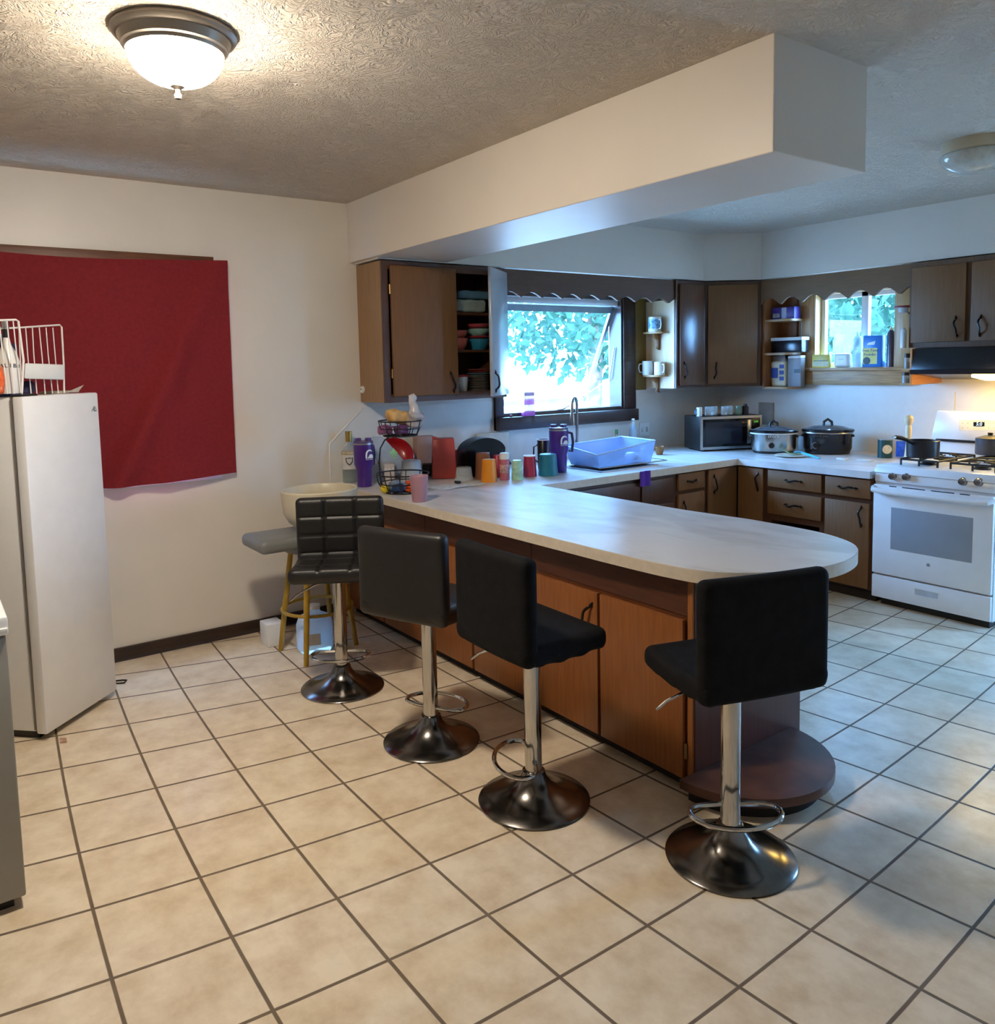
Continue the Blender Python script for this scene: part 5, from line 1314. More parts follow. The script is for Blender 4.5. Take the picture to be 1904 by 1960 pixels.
tag(MB().tube([f(L0 - .03, .005, .04), f(w + .10, .005, .04), f(w + .12, .005, -.02), f(w + .12, .005, -.2)], .004, 8).build('drain_rail', M_steel, None), 'thin steel drainer rail in front of the dish tub', 'rail')

# soaps, bowl and outlet behind the tub
p = spot(1212, 846, ZC + .06); p = Vector((XW + .10, atx(1212, 840, XW + .10).y, ZC)); s_ = mpp(p); ztop = atx(1212, 801, p.x).z - ZC
t = thing('soap_bottle', 'pale blue soap pump bottle behind the dish tub', 'bottle', p)
MB().lathe([(0, 0), (.033, 0), (.035, .01), (.034, ztop * .62), (.018, ztop * .78), (.012, ztop * .82), (0, ztop * .82)], 28, p).build('body', col('pale_soap', (176, 204, 226), .25, alpha=.85), t)
MB().lathe([(0, ztop * .8), (.013, ztop * .8), (.013, ztop * .88), (.004, ztop * .89), (.004, ztop * .95), (.014, ztop * .95), (.012, ztop), (0, ztop)], 20, p).build('pump', M_wplastic, t)
p = Vector((XW + .10, atx(1180, 850, XW + .10).y, ZC)); zt_ = atx(1180, 822, p.x).z - ZC
t = thing('soap_bottle', 'small clear bottle of green soap left of the pale blue one', 'bottle', p)
MB().lathe([(0, 0), (.028, 0), (.028, zt_ * .6), (.012, zt_ * .75), (.012, zt_ * .85), (0, zt_ * .85)], 24, p).build('body', M_jar, t)
MB().lathe([(0, zt_ * .8), (.012, zt_ * .8), (.012, zt_), (0, zt_)], 20, p).build('pump', col('green_cap', (60, 130, 80), .4), t)
MB().lathe([(0, .004), (.026, .004), (.026, zt_ * .35), (0, zt_ * .35)], 24, p).build('soap', col('green_soap', (90, 150, 90), .2, alpha=.7), t)
cup(1262, 871, 20, 12, 16, col('amber_glass', (150, 96, 40), .15, alpha=.8), 'small amber bowl to the right of the dish tub', 'bowl', 'bowl')
q = atx(1233, 822, XW + .008)
t = thing('outlet_plate', 'wall outlet plate above the dish tub', 'outlet', (XW + .006, q.y, q.z))
MB().rbox((.003, .058, .058), .003, (XW + .009, q.y, q.z), 2).build('plate', M_wplastic, t)
for k in (-1, 1): MB().box((XW + .012, q.y - .012 + k * .026, q.z - .02), (XW + .0135, q.y + .012 + k * .026, q.z + .02), .0005).build('socket', col('socket_grey', (190, 186, 178), .4), t)
q = Vector((XB + .022, 0, 0)); a, b = atx(1226, 903, XF + .012), atx(1246, 938, XF + .012)
tag(MB().grid(lambda i, j: Vector((XF + .006 + .004 * math.sin(i * 9), a.y + (b.y - a.y) * i, ZC + .003 - .10 * j)), 10, 8, .003).build('dish_cloth', col('purple_cloth', (82, 34, 150), .8), None), 'purple cloth hung over the counter edge by the sink', 'cloth')
# pink jar on the window sill
p = Vector((XW + .036, atx(1011, 800, XW + .036).y, WIN2[2] + .003)); s_ = mpp(p)
t = thing('jar', 'pink tinted square jar on the sink window sill', 'jar', p)
MB().rbox((.020, 11.5 * s_, 19 * s_), .004, p + Vector((0, 0, 21 * s_)), 4).build('glass', col('pink_glass', (236, 96, 200), .12, alpha=.75), t)
MB().rbox((.022, 13 * s_, 4.5 * s_), .004, p + Vector((0, 0, 4.6 * s_)), 2).build('foot', col('pink_foot', (226, 120, 214), .15, alpha=.8), t)
MB().rbox((.021, 12 * s_, 3.5 * s_), .002, p + Vector((0, 0, 42 * s_)), 2).build('lid', col('pale_pink_lid', (236, 190, 220), .3), t)
q = atx(978, 797, XW + .04)
tag(MB().rbox((.006, .01, .008), .004, (XW + .04, q.y, WIN2[2] + .0115), 2).build('trinket', col('red_trinket', (150, 50, 50), .4), None), 'tiny red trinket on the sink window sill', 'ornament')

# mugs on the bracket shelves
def mug(c, r, h, material, label, ha, band=None):
    t_ = thing('mug', label, 'mug', c, group='mugs on the bracket shelves')
    MB().lathe([(0, 0), (r * .95, 0), (r, .004), (r, h), (r * .9, h), (r * .88, .008), (0, .008)], 28, c).build('body', material, t_)
    d_ = Vector((math.cos(ha), math.sin(ha), 0)); c = Vector(c)
    MB().tube([c + d_ * r * .97 + Vector((0, 0, h * .82)), c + d_ * (r + .022) + Vector((0, 0, h * .78)), c + d_ * (r + .028) + Vector((0, 0, h * .5)), c + d_ * (r + .02) + Vector((0, 0, h * .22)), c + d_ * r * .97 + Vector((0, 0, h * .2))], .005, 8).build('handle', material, t_)
    if band: MB().lathe([(r * 1.003, h * .2), (r * 1.008, h * .2), (r * 1.008, h * .85), (r * 1.003, h * .85)], 28, c, cap=False).build('print', band, t_)
M_mug = col('white_mug_glaze', (230, 228, 222), .2, var=.02)
rt_h = math.atan2(RT.y, RT.x)
def on_shelf(u, k):
    c = aty(u, 620, SY - .056); return Vector((c.x, c.y, MUGS[k].z + .0025))
q = on_shelf(1253, 0); sm1 = mpp(q)
mug(q, 12.5 * sm1, 28 * sm1, M_mug, 'white mug with a blue picture on the upper bracket shelf', -.15, col('blue_picture_print', (120, 160, 190), .3, var=.7, scale=45))
mug(on_shelf(1239, 1), 10.5 * sm1, 27 * sm1, M_mug, 'white mug with its handle to the left on the lower bracket shelf', rt_h + PI - .2)
mug(on_shelf(1262, 1), 10.5 * sm1, 25 * sm1, col('cream_mug_glaze', (222, 216, 200), .25), 'plain cream mug on the right of the lower bracket shelf', -.3)

# ------------------------------------------------------------------ dishes in the open wall cabinet
def cab_at(u, x=-1.40): return atx(u, 620, x).y
zb0 = Z0 + .042
ya, yb = CM + .03, CY1 - .03
for k in range(9):
    r = (.088, .086, .088, .085, .087, .084, .086, .083, .085)[k]; c = (-1.40, 2.745, zb0 + .002 + k * .0115)
    tag(MB().lathe([(0, 0), (r * .6, 0), (r, .009), (r * .98, .0105), (r * .58, .002), (0, .002)], 32, c).build('plate', col('stoneware_%s' % 'ab'[k % 2], ((190, 182, 170), (150, 140, 132))[k % 2], .3), None, loc=c), 'stoneware plate in the stack on the bottom shelf of the open wall cabinet', 'plate', 'stacked plates in the open wall cabinet')
c = Vector((-1.39, 2.745, zb0 + .1085))
for k, (cc, lab) in enumerate((((120, 160, 170), 'pale blue plastic plate on top of the stoneware stack'), ((170, 60, 56), 'red plastic plate on top of the pale blue plate'), ((196, 120, 110), 'coral plastic plate topmost on the stack in the open cabinet'))):
    r = .092 - .002 * k; q = c + Vector((0, 0, k * .013))
    tag(MB().lathe([(0, 0), (r * .6, 0), (r, .012), (r * .98, .0135), (r * .58, .002), (0, .002)], 32, q).build('plate', col('plastic_plate_%s' % 'abc'[k], cc, .35), None, loc=q), lab, 'plate', 'plastic plates in the open wall cabinet')
q = Vector((-1.335, 2.575, zb0))
t = thing('container', 'frosted tub with a red lid on the cabinet\'s bottom shelf', 'container', q)
MB().lathe([(0, 0), (.045, 0), (.055, .10), (0, .10)], 28, q).build('body', M_frost, t); MB().lathe([(0, .10), (.058, .10), (.058, .115), (0, .115)], 28, q).build('lid', col('dark_red_lid', (140, 40, 40), .4), t)
def bowl_stack(y, x, z, specs):
    for r, h, cc, nm, lab in specs:
        c_ = (x, y, z); tag(MB().lathe([(0, 0), (r * .6, 0), (r * .9, h * .5), (r, h), (r * .96, h), (r * .86, h * .5), (r * .55, .006), (0, .006)], 28, c_).build('bowl', col(nm, cc, .35), None, loc=c_), lab, 'bowl', 'bowls in the open wall cabinet'); z += h + .001
bowl_stack(2.585, -1.37, SH1 + .001, ((.07, .075, (206, 108, 88), 'coral_bowl', 'coral bowl, lower of two on the middle shelf of the open cabinet'), (.068, .05, (196, 100, 84), 'dull_coral_bowl', 'coral bowl, upper of two on the middle shelf of the open cabinet')))
bowl_stack(2.77, -1.40, SH1 + .001, ((.078, .072, (44, 130, 160), 'blue_bowl', 'teal blue bowl at the bottom of the right stack in the open cabinet'), (.08, .02, (180, 60, 66), 'red_bowl', 'flat red bowl between the blue and the mint one in the cabinet'), (.08, .045, (140, 180, 166), 'mint_bowl', 'mint bowl above the red one in the open cabinet'), (.08, .032, (170, 70, 76), 'rose_bowl', 'rose bowl near the top of the right stack in the cabinet')))
blob((-1.40, 2.66, SH2 + .045), (.09, .12, .042), .02, col('pale_tub_plastic', (150, 166, 160), .4, var=.2), 'storage_tub', 'pale plastic tub lying on the top shelf of the open cabinet', 'tub', .002, 31)
blob((-1.38, 2.70, SH2 + .118), (.08, .14, .026), .02, col('blue_tub_lid', (84, 120, 140), .4, var=.2), 'storage_tub', 'flat blue-grey tub on top of the pale one in the cabinet', 'tub', .002, 32)
# ------------------------------------------------------------------ microwave corner
mA = atz(1345, 866, ZC); 
nM = Vector((.92, -.39, 0)).normalized(); uM = Vector((.39, .92, 0)).normalized()
mA = atplane(1339, 861, Vector((-1.02, 4.74, ZC)), nM); mA.z = ZC
f = Fr(mA, uM, nM); sM = mpp(mA); wM = atplane(1457, 861, mA, nM); wM = (Vector((wM.x, wM.y, 0)) - Vector((mA.x, mA.y, 0))).length; hM = 67 * sM
t = thing('microwave', 'black microwave with a grey frame in the kitchen corner', 'microwave', f(wM / 2, 0, -.16))
MB().fbox(f, 0, wM, .012, hM, -.27, 0, .005).build('body', M_black, t)
for a in (.03, wM - .05): MB().fbox(f, a, a + .02, 0, .013, -.25, -.03).build('foot', M_black, t)
fm = MB().poly([rect(0.002, wM - .002, .014, hM - .002), [(.022, .034), (wM - .02, .034), (wM - .02, hM - .022), (.022, hM - .022)]], lambda a, b: f(a, b, .0005), f.n * .008).build('front_frame', M_steel, t, smooth=0)
MB().fbox(f, .022, wM - .02, .034, hM - .022, .0005, .004).build('door', col('microwave_glass', (12, 12, 16), .1), t)
MB().fbox(f, .045, wM * .68, .055, hM - .045, .004, .0055).build('window', col('microwave_window', (34, 36, 44), .15), t)
MB().fbox(f, wM * .755, wM * .82, .05, hM - .035, .004, .009, .002).build('control_strip', M_steel, t)
dsp = MB().fbox(f, wM * .85, wM * .95, hM - .066, hM - .04, .004, .0048).build('display', col('green_display', (20, 50, 20), .3), t)
text('display_digits', '12:00', .017, facing(f(wM * .90, hM - .053, .0055), nM), col('green_glow', (110, 230, 70), .4, emit=1.0), dsp, extrude=.0002)
zm = ZC + hM + .0005
def on_mw(a, n): return f(a * wM, hM + .0005, n)
def jar(p, r, h, label, fill=None, lidm=None, cat='jar', name='jar', glass=None, group='jars on the microwave'):
    t_ = thing(name, label, cat, p, group=group)
    MB().lathe([(0, 0), (r, 0), (r, h * .9), (r * .9, h), (r * .84, h), (r * .9, h * .88), (r * .92, .005), (0, .005)], 24, p).build('glass', glass or M_jar, t_)
    if fill: MB().lathe([(0, .006), (r * .88, .006), (r * .88, h * .3), (0, h * .3)], 20, p).build('contents', fill, t_)
    if lidm: MB().lathe([(0, h), (r * .95, h), (r * .95, h + .012), (0, h + .012)], 24, p).build('lid', lidm, t_)
    return t_
pm_ = on_mw(.05, -.06); 
t = thing('mug', 'white and blue mug at the left end of the microwave top', 'mug', pm_)
MB().lathe([(0, 0), (.021, 0), (.022, .07), (.019, .07), (.018, .005), (0, .005)], 24, pm_).build('body', M_mug, t)
MB().tube([pm_ - uM * .02 + Vector((0, 0, .055)), pm_ - uM * .036 + Vector((0, 0, .045)), pm_ - uM * .034 + Vector((0, 0, .02)), pm_ - uM * .02 + Vector((0, 0, .012))], .004, 6).build('handle', col('blue_glaze', (70, 130, 190), .3), t)
for k, (a, lab) in enumerate(((.2, 'clear jar second from the left on the microwave'), (.33, 'clear jar third from the left on the microwave'), (.46, 'clear jar in the middle of the microwave top'), (.58, 'clear jar fourth of the jars, right of the middle on the microwave'))): jar(on_mw(a, -.07 - .03 * (k % 2)), .026, .072, lab, M_wplastic)
jar(on_mw(.70, -.08), .026, .07, 'greenish jar beside the black bottle on the microwave', None, None, glass=col('greenish_glass', (120, 150, 130), .1, alpha=.5))
pb_ = on_mw(.83, -.09); t = thing('spice_bottle', 'black bottle with a cap at the right of the microwave top', 'bottle', pb_)
MB().lathe([(0, 0), (.026, 0), (.026, .06), (.02, .068), (0, .068)], 24, pb_).build('body', col('dark_bottle', (24, 22, 34), .25), t); MB().lathe([(0, .068), (.014, .068), (.014, .085), (0, .085)], 20, pb_).build('cap', M_black, t)
tag(MB().fbox(Fr((0, YW - .012, 0), (1, 0, 0), (0, -1, 0)), aty(1454, 800, YW).x, aty(1482, 800, YW).x, aty(1454, 812, YW).z, aty(1454, 770, YW).z, 0, .008, .002).build('outlet_plate', col('tan_plate', (150, 140, 128), .5), None), 'tan outlet plate on the wall behind the slow cookers', 'outlet')

# ------------------------------------------------------------------ slow cookers
def cooker(u, vb, w, h, material, label, knob_u, steel):
    p = spot(u, vb, ZC); s_ = mpp(p); rx = w * s_ / 2; p = spot(u, vb, ZC, rx * .75); s_ = mpp(p); rx = w * s_ / 2; hh = h * s_
    d = to_cam(p); yaw = math.atan2(d.y, d.x) + PI / 2; t_ = thing('slow_cooker', label, 'slow cooker', p, yaw, group='slow cookers by the range')
    sy = .74; P = lambda pr: [(r * rx, z * hh) for r, z in pr]
    MB().lathe(P([(0, 0), (.84, 0), (.88, .03), (.88, .09), (0, .09)]), 48, sy=sy).build('base', M_black, t_, world=False)
    MB().lathe(P([(0, .09), (.90, .09), (.95, .2), (.96, .68), (0, .68)]), 48, sy=sy).build('housing', material, t_, world=False)
    MB().lathe(P([(.90, .68), (.99, .68), (1.0, .70), (.99, .72), (.9, .72)]), 48, sy=sy, cap=False).build('rim_band', M_steel if not steel else M_wplastic, t_, world=False)
    MB().lathe(P([(0, .72), (.98, .72), (1.03, .74), (1.04, .80), (1.0, .82), (0, .82)]), 48, sy=sy).build('crock_rim', col('gloss_black', (14, 15, 20), .12), t_, world=False)
    MB().lathe(P([(.93, .82), (.6, .91), (.2, .95), (0, .955)]), 48, sy=sy, cap=False).build('glass_lid', col('lid_glass', (96, 100, 106), .06, alpha=.85), t_, world=False)
    MB().tube([(-.16 * rx, 0, .94 * hh), (-.15 * rx, 0, 1.05 * hh), (0, 0, 1.14 * hh), (.15 * rx, 0, 1.05 * hh), (.16 * rx, 0, .94 * hh)], .010, 10).build('lid_knob', M_black, t_, world=False)
    for sg in (-1, 1): MB().rbox((.014, .03, .009), .007, (sg * (rx * .93 + .004), 0, hh * .6), 3).build('handle', M_black, t_, world=False)
    kx = knob_u * rx; ky = -math.sqrt(max(0, 1 - (kx / (rx * .95)) ** 2)) * rx * .95 * sy
    MB().lathe([(0, ky - .016), (.018, ky - .016), (.021, ky + .002), (0, ky + .01)], 24, (kx, 0, hh * .30), axis='y').build('dial', M_black, t_, world=False)
    MB().lathe([(.021, ky - .002), (.026, ky - .002), (.026, ky + .012), (.021, ky + .012)], 24, (kx, 0, hh * .30), axis='y', cap=False).build('dial_ring', M_steel, t_, world=False)
    return t_, p, s_
t, p, s_ = cooker(1480, 870, 86, 54, mat('cooker_steel', (176, 176, 172), .22, 1.0, var=.1, scale=5, stretch=(8, 8, 1)), 'silver slow cooker in front of the microwave', -.08, True)
mm = MB(); mm.box((-.004, -.2, .075), (.0, -.1995, .115)).bm.free()
d = to_cam(p); text('lettering', 'crock', 9 * s_, facing(p + d * (.74 * .962 * 45 * s_) + Vector((0, 0, 34 * s_)), d), M_wplastic, t)
t, p, s_ = cooker(1583, 871, 91, 57, col('cooker_black', (18, 19, 24), .18), 'black slow cooker with a looped lid knob beside the silver one', -.45, False)
d = to_cam(p); d2 = (d - xr * .45).normalized(); text('lettering', 'crock·pot', 7 * s_, facing(p + d * (.74 * .94 * 46 * s_) * 1.0 - xr * (.30 * 46 * s_) + d * .004 + Vector((0, 0, 36 * s_)), d), M_steel, t)
cup(1536, 861, 16, 16, 26, M_frost, 'clear cup standing between the two slow cookers', 'cup', 'cup')

# plate with a green spatula and blue spoon
p = spot(1513, 876, ZC, .07); s_ = mpp(p)
tag(MB().lathe([(0, 0), (.06, 0), (.115, .010), (.113, .013), (.058, .004), (0, .004)], 36, p).build('plate', col('cream_plate', (226, 224, 210), .25), None, loc=p), 'cream plate on the counter in front of the slow cookers', 'plate')
a = p + Vector((0, 0, .018))
t = thing('spatula', 'olive green spatula resting across the cream plate', 'spatula', p + Vector((0, 0, .014)))
MB().hexa([a + xr * x_ + dc * y_ + Vector((0, 0, z_)) for z_ in (0, .006) for x_, y_ in ((.0, .07), (.05, .075), (.035, -.03), (-.02, -.04))], .002).build('blade', col('olive_rubber', (96, 104, 50), .5), t)
MB().tube([a + xr * .005 - dc * .03 + Vector((0, 0, .004)), a - xr * .015 - dc * .10 + Vector((0, 0, .02))], .005, 8).build('handle', MATS['olive_rubber'], t)
c1 = atz(1530, 872, ZC); c2 = atz(1568, 879, ZC)
t = thing('serving_spoon', 'light blue spoon lying from the cream plate onto the counter', 'spoon', c1 + Vector((0, 0, .004)))
MB().tube([c1 + Vector((0, 0, .027)), c1.lerp(c2, .5) + Vector((0, 0, .016)), c2 + Vector((0, 0, .006))], [.007, .009, .006], 10).build('handle', col('sky_blue_plastic', (90, 190, 220), .3), t)
MB().lathe([(0, -.006), (.02, -.004), (.026, .004), (.022, .005), (0, -.002)], 20, c1 + Vector((0, 0, .026)) - xr * .02).build('bowl', MATS['sky_blue_plastic'], t)
c = atz(1612, 880, ZC)
tag(MB().rbox((.035, .022, .006), .004, c + Vector((0, 0, .0065)), 3).build('packet', M_wplastic, None), 'flat white packet on the counter left of the range', 'packet')
c = atz(1655, 882, ZC)
tag(MB().rbox((.05, .03, .004), .003, c + Vector((0, 0, .0045)), 3).build('lid', col('pale_lid', (214, 222, 226), .3), None), 'thin pale lid on the counter next to the range', 'lid')

# by the range: green can, blue carton, cream mill, pans
p = spot(1693, 877, ZC, .035); p.x = min(p.x, XR - .05); s_ = mpp(p)
t = thing('food_can', 'dark green can with a round white label left of the saucepan', 'can', p)
MB().lathe([(0, 0), (13 * s_, 0), (13 * s_, 34 * s_), (0, 34 * s_)], 32, p).build('body', col('dark_green_label', (24, 66, 66), .4, var=.1), t)
MB().lathe([(0, 34 * s_), (13.3 * s_, 34 * s_), (13.3 * s_, 35.5 * s_), (0, 35.5 * s_)], 32, p).build('rim', M_steel, t)
d = (to_cam(p) + xr * .3).normalized(); MB().lathe([(0, 0), (8.5 * s_, 0), (8.5 * s_, .001), (0, .001)], 24).xf(facing(p + d * 13.05 * s_ + Vector((0, 0, 17 * s_)), d)).build('label', col('round_label', (214, 208, 190), .5, var=.2, scale=60), t)
py = RY0 + .10 + .12; pp = Vector(((RX0 + .105 + RX0 + .325) / 2 + .01, RY0 + .10 + .24, ZG + .046))
pp = spot(1755, 879, ZG + .046, .07); pp.y = max(pp.y, RY0 + .2); s_ = mpp(pp)
t = thing('saucepan', 'black saucepan on the left burners of the range, handle to the left', 'pan', pp)
R = 29 * s_; hh = 32 * s_
MB().lathe([(0, 0), (R * .92, 0), (R * .97, .006), (R, hh), (R * .97, hh + .002), (R * .94, hh), (R * .9, .008), (0, .008)], 40, pp).build('body', col('dark_nonstick', (38, 38, 42), .35, var=.15), t)
hd = (-xr * .95 + dc * .3).normalized()
MB().tube([pp + hd * R * .97 + Vector((0, 0, hh * .86)), pp + hd * (R + .05) + Vector((0, 0, hh * 1.1)), pp + hd * (R + .10) + Vector((0, 0, hh * 1.25)), pp + hd * (R + .15) + Vector((0, 0, hh * 1.32))], [.009, .011, .013, .012], 10).build('handle', mat('matte_black_handle', (20, 19, 19), .7, spec=.2), t)
MB().tube([pp + hd * (R + .15) + Vector((0, 0, hh * 1.32)), pp + hd * (R + .172) + Vector((0, 0, hh * 1.33))], [.009, .007], 10).build('handle_tip', M_steel, t)
p = atz(1727, 862, ZC); p = Vector((XR - .035, YW - .45, ZC)); p = Vector((RX0 - .045, aty(1727, 850, 5.15).y, ZC)); q_ = atx(1724, 850, RX0 - .045); p = Vector((RX0 - .05, q_.y, ZC)); s_ = mpp(p)
boxat(1714, 1736, 845, 874, ZC, .05, col('blue_carton', (60, 110, 220), .4, var=.3, scale=40), 'blue carton hidden behind the saucepan', 'box', 'carton')
m_ = Vector((aty(1737, 850, 5.32).x, 5.32, ZC)); m_.x = RX0 - .04; q_ = atx(1738, 850, m_.x); m_.y = min(q_.y, YW - .05); s_ = mpp(m_)
zt_ = atplane(1738, 795, m_, to_cam(m_)).z - ZC
t = thing('pepper_mill', 'cream turned pepper mill standing behind the saucepan', 'mill', m_)
MB().lathe([(0, 0), (.030, 0), (.032, .01), (.022, zt_ * .2), (.014, zt_ * .45), (.018, zt_ * .6), (.020, zt_ * .75), (.014, zt_ * .8), (.026, zt_ * .86), (.028, zt_ * .95), (.018, zt_), (0, zt_)], 28, m_).build('body', col('cream_turned_wood', (226, 208, 170), .35, var=.08), t)
pp = spot(1925, 866, ZG + .047, .06); s_ = mpp(pp)
t = thing('saucepan', 'grey pot cut off by the right edge on the right burners', 'pan', pp)
R = 24 * s_; hh = 30 * s_; pp.y = min(pp.y, RY1 - .12 - R)
MB().lathe([(0, 0), (R * .95, 0), (R, .006), (R, hh), (R * .94, hh), (R * .92, .008), (0, .008)], 40, pp).build('body', col('grey_nonstick', (74, 76, 84), .35), t)
MB().lathe([(0, hh + .022), (R * .3, hh + .02), (R * .98, hh + .003), (R, hh), (0, hh)], 40, pp).build('lid', col('dark_lid', (40, 40, 44), .3), t)
MB().lathe([(0, hh + .02), (.012, hh + .02), (.016, hh + .036), (0, hh + .04)], 20, pp).build('lid_knob', M_black, t)

# ------------------------------------------------------------------ things on the open shelf
SN = (0, -1, 0)
def shelf_box(u0, u1, vt, z, depth, material, label, cat, name, y=YU + .10, r=.003):
    a, b = aty(u0, 650, y), aty(u1, 650, y); f_ = Fr((a.x, y, z), (1, 0, 0), SN); h_ = aty((u0 + u1) / 2, vt, y).z - z
    t_ = thing(name, label, cat, f_((b.x - a.x) / 2, 0, -depth / 2)); MB().fbox(f_, 0, b.x - a.x, 0, h_, -depth, 0, r).build('body', material, t_)
    return t_, f_, b.x - a.x, h_
zz = OSZ[2] + .001
t, f_, w_, h_ = shelf_box(1476, 1519, 588, zz, .08, col('violet_carton', (84, 62, 150), .4, var=.2, scale=30), 'violet carton with a white printed front on the top of the open shelf', 'box', 'carton')
patch(t, f_, w_ * .45, w_ * .66, .004, h_ - .004, col('pale_print', (206, 212, 236), .4), 'label'); patch(t, f_, w_ * .06, w_ * .36, h_ * .15, h_ * .5, col('barcode_patch', (186, 190, 190), .5, var=.5, scale=90), 'barcode')
zz = OSZ[1] + .001
t, f_, w_, h_ = shelf_box(1476, 1534, 652, zz, .10, col('smoky_container', (34, 34, 40), .2, var=.1), 'dark food container with a white lid on the middle of the open shelf', 'container', 'food_container')
MB().fbox(f_, -.004, w_ + .004, h_ + .0005, h_ + .026, -.102, .004, .003).build('lid', M_wplastic, t)
zz = OSZ[0] + .001
t, f_, w_, h_ = shelf_box(1508, 1533, 686, zz, .06, col('grey_canister', (138, 136, 138), .4), 'grey canister with a white lid on the bottom of the open shelf', 'canister', 'canister', y=YU + .11)
MB().fbox(f_, .001, w_ - .001, h_ + .0005, h_ + .022, -.062, .002, .003).build('lid', M_wplastic, t); patch(t, f_, w_ * .5, w_ * .95, h_ * .48, h_ * .62, M_black, 'label')
a, b = aty(1474, 700, YU + .10), aty(1503, 700, YU + .10); bw = b.x - a.x; zt_ = aty(1490, 682, YU + .10).z - zz
t = thing('sugar_bag', 'half-empty clear bag of sugar with a blue print on the open shelf', 'bag', ((a.x + b.x) / 2, YU + .14, zz))
f_ = Fr((a.x, YU + .10, zz), (1, 0, 0), SN)
MB().rbox((bw / 2, .035, zt_ * .42), .02, ((a.x + b.x) / 2, YU + .137, zz + zt_ * .42), 7, edit=lambda p: p + Vector((.003 * math.sin(p.z * 60), .003 * math.sin(p.x * 80), 0))).build('body', col('sugar_bag_film', (222, 212, 180), .4, var=.08), t)
MB().hexa([f_(bw * .1, zt_ * .8, -.02), f_(bw * .9, zt_ * .8, -.02), f_(bw * .9, zt_ * .8, -.06), f_(bw * .1, zt_ * .8, -.06), f_(-.002, zt_, -.03), f_(bw * .8, zt_ * 1.04, -.03), f_(bw * .8, zt_ * 1.04, -.036), f_(-.002, zt_, -.036)], .002).build('bag_neck', col('bag_neck_film', (170, 166, 160), .2, alpha=.6), t)
patch(t, f_, bw * .08, bw * .5, zt_ * .28, zt_ * .62, col('royal_blue_print', (40, 66, 150), .4), 'label', .003)
for k in range(3): patch(t, f_, bw * .62, bw * .9, zt_ * (.2 + .2 * k), zt_ * (.33 + .2 * k), col('royal_blue_print', (40, 66, 150), .4), 'print', .003)

# ------------------------------------------------------------------ things on the small window sill
yS = YW - .045; zS = WIN3[2] + .0045
def sill_x(u): return aty(u, 690, yS).x
def sill_h(v): return aty(1640, v, yS).z - zS
fS = Fr((0, yS, zS), (1, 0, 0), SN)
t = thing('soap_box', 'yellow and cream carton at the left end of the small window sill', 'box', fS(sill_x(1575), 0, -.02))
x0, x1 = sill_x(1557), sill_x(1590); h_ = sill_h(677)
MB().fbox(fS, x0, x1, 0, h_, -.006, .022, .002).build('body', col('yellow_carton', (222, 196, 80), .4, var=.06), t)
MB().fbox(fS, x0 + .004, x1 - .004, h_ * .1, h_ * .45, .022, .023).build('label', col('cream_print', (214, 206, 160), .5, var=.15, scale=60), t)
MB().fbox(fS, x0 + .014, x1 - .014, h_ * .5, h_ * .56, .022, .023).build('print', M_black, t)
px = sill_x(1609); t = thing('container', 'round-topped white container beside the yellow carton on the sill', 'container', fS(px, 0, -.03))
h_ = sill_h(675); rw = (sill_x(1624) - sill_x(1594)) / 2
MB().rbox((rw, .028, h_ / 2), .022, (px, yS + .028, zS + h_ / 2), 5).build('body', M_wplastic, t)
MB().fbox(fS, px - .02, px + .022, h_ * .55, h_ * .58, .0, .0008).build('print', col('grey_line_print', (150, 150, 150), .5), t)
px = sill_x(1636); h_ = sill_h(643); t = thing('clear_bottle', 'tall frosted bottle in the middle of the small window sill', 'bottle', fS(px, 0, -.03))
rw = .034; MB().lathe([(0, 0), (rw, 0), (rw, h_ * .9), (rw * .6, h_), (rw * .35, h_ * 1.0), (rw * .35, h_ * 1.12), (0, h_ * 1.12)], 28, (px, yS + .035, zS)).build('body', col('milky_plastic', (200, 220, 226), .3, alpha=.55), t)
x0, x1 = sill_x(1651), sill_x(1686); h_ = sill_h(643)
t = thing('fabric_carton', 'blue and yellow carton of powder on the small window sill', 'box', fS((x0 + x1) / 2, 0, -.03))
MB().fbox(fS, x0, x1, 0, h_, -.055, 0, .004).build('body', col('bright_blue_carton', (40, 120, 200), .35, var=.08), t)
wS = x1 - x0; MB().fbox(fS, x0, x0 + wS * .78, h_ * .1, h_ * .6, 0, .001).build('label', col('yellow_label', (222, 206, 100), .45), t)
text('lettering', 'Free Time\nPowder', h_ * .13, facing(fS(x0 + wS * .40, h_ * .46, .0015), SN), col('navy_print', (40, 50, 110), .5), t)
MB().lathe([(0, 0), (wS * .2, 0), (wS * .2, .0012), (0, .0012)], 20).xf(facing(fS(x0 + wS * .22, h_ * .2, .001), SN)).build('print', col('green_black_print', (36, 50, 52), .5), t)
MB().poly([[(0, 0), (wS * .42, 0), (wS * .48, wS * .2), (wS * .1, wS * .12)]], lambda a, b: fS(x0 + wS * .2 + a, h_ * .7 + b, .0002), Vector((0, -.001, 0))).build('print', M_wplastic, t)
px = sill_x(1700); h_ = sill_h(627); t = thing('spray_can', 'grey-blue spray can at the right end of the small window sill', 'spray can', fS(px, 0, -.03)); rw = .027
MB().lathe([(0, 0), (rw, 0), (rw, h_ * .82), (rw * .55, h_ * .9), (0, h_ * .9)], 28, (px, yS + .03, zS)).build('body', col('violet_grey_can', (98, 94, 112), .3, metal=.4), t)
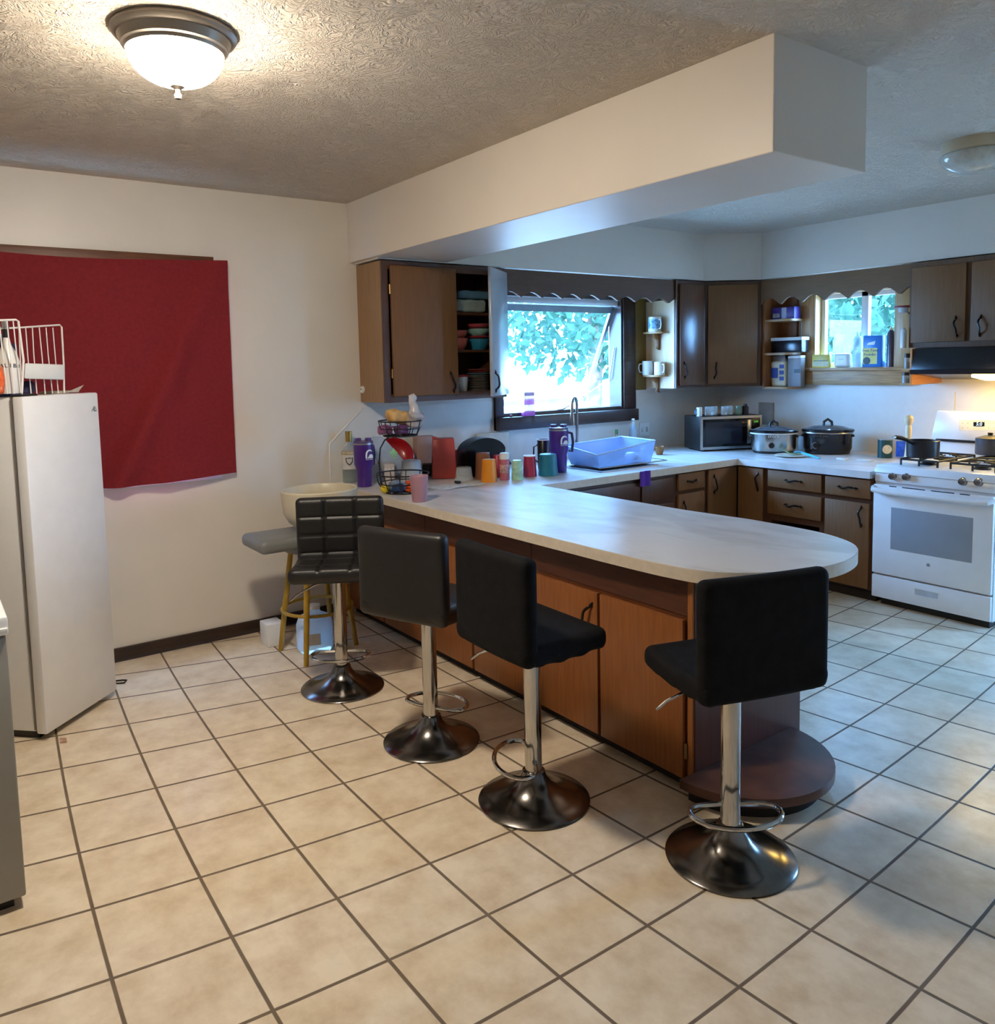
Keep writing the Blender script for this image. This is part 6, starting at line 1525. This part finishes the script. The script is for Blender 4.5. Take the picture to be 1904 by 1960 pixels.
MB().lathe([(0, h_ * .9), (rw * .45, h_ * .9), (rw * .4, h_ * .96), (rw * .15, h_ * .97), (rw * .12, h_), (0, h_)], 20, (px, yS + .03, zS)).build('nozzle', col('peach_cap', (226, 190, 150), .4), t)
# spices
sp = [(1733, 5.14, SPZ[0] + .001, 724.5, 745, .023), (1736, 5.16, SPZ[1] + .001, 677, 706, .019), (1737, 5.23, SPZ[2] + .001, 628, 666, .019)]
for k, (u, y, z, vt, vb_, r) in enumerate(sp):
    x = min(aty(u, (vt + vb_) / 2, y).x, (sx1 if k < 2 else .222) - r - .002); h_ = (vb_ - vt) * mpp((x, y, z)); c = (x, y + .0, z)
    lab = ('tall pepper grinder with dark peppercorns on the lowest spice shelf', 'small black-capped grinder on the second spice shelf', 'white spice jar on the third spice shelf')[k]
    t = thing('spice_jar', lab, 'spice jar', c, group='jars on the spice shelf')
    if k == 2: MB().lathe([(0, 0), (r, 0), (r, h_ * .85), (r * .6, h_ * .95), (0, h_ * .95)], 20, c).build('body', M_wplastic, t); MB().lathe([(0, h_ * .95), (r * .5, h_ * .95), (r * .4, h_), (0, h_)], 16, c).build('cap', col('grey_cap', (150, 156, 160), .4), t)
    else:
        MB().lathe([(0, 0), (r, 0), (r, h_ * .72), (0, h_ * .72)], 20, c).build('glass', col('pale_grinder_glass', (190, 196, 196), .1, alpha=.5), t)
        MB().lathe([(0, .004), (r * .88, .004), (r * .88, h_ * .45), (0, h_ * .45)], 18, c).build('contents', col('peppercorns', (30, 26, 26), .7, var=.4, scale=120), t)
        MB().lathe([(0, h_ * .72), (r * .95, h_ * .72), (r * .9, h_), (0, h_)], 20, c).build('cap', M_black, t)
ry = 5.26; a = aty(1732, 587, ry); t = thing('spice_jar', 'upturned jar with a flat red lid under the valance', 'spice jar', (a.x, ry, a.z - .03))
a = Vector((min(a.x, .222 - .052), ry, a.z)); MB().lathe([(0, -.005), (.05, -.005), (.05, .007), (0, .007)], 28, a).build('lid', col('brick_red_lid', (140, 40, 40), .4), t)
MB().lathe([(0, -.04), (.03, -.04), (.032, -.006), (0, -.006)], 24, a + Vector((.01, 0, 0))).build('glass', M_frost, t)
MB().box((a.x + .03, ry - .02, a.z - .05), (.222, YW - .013, a.z - .0405)).build('shelf_clip', M_pine_h, t)
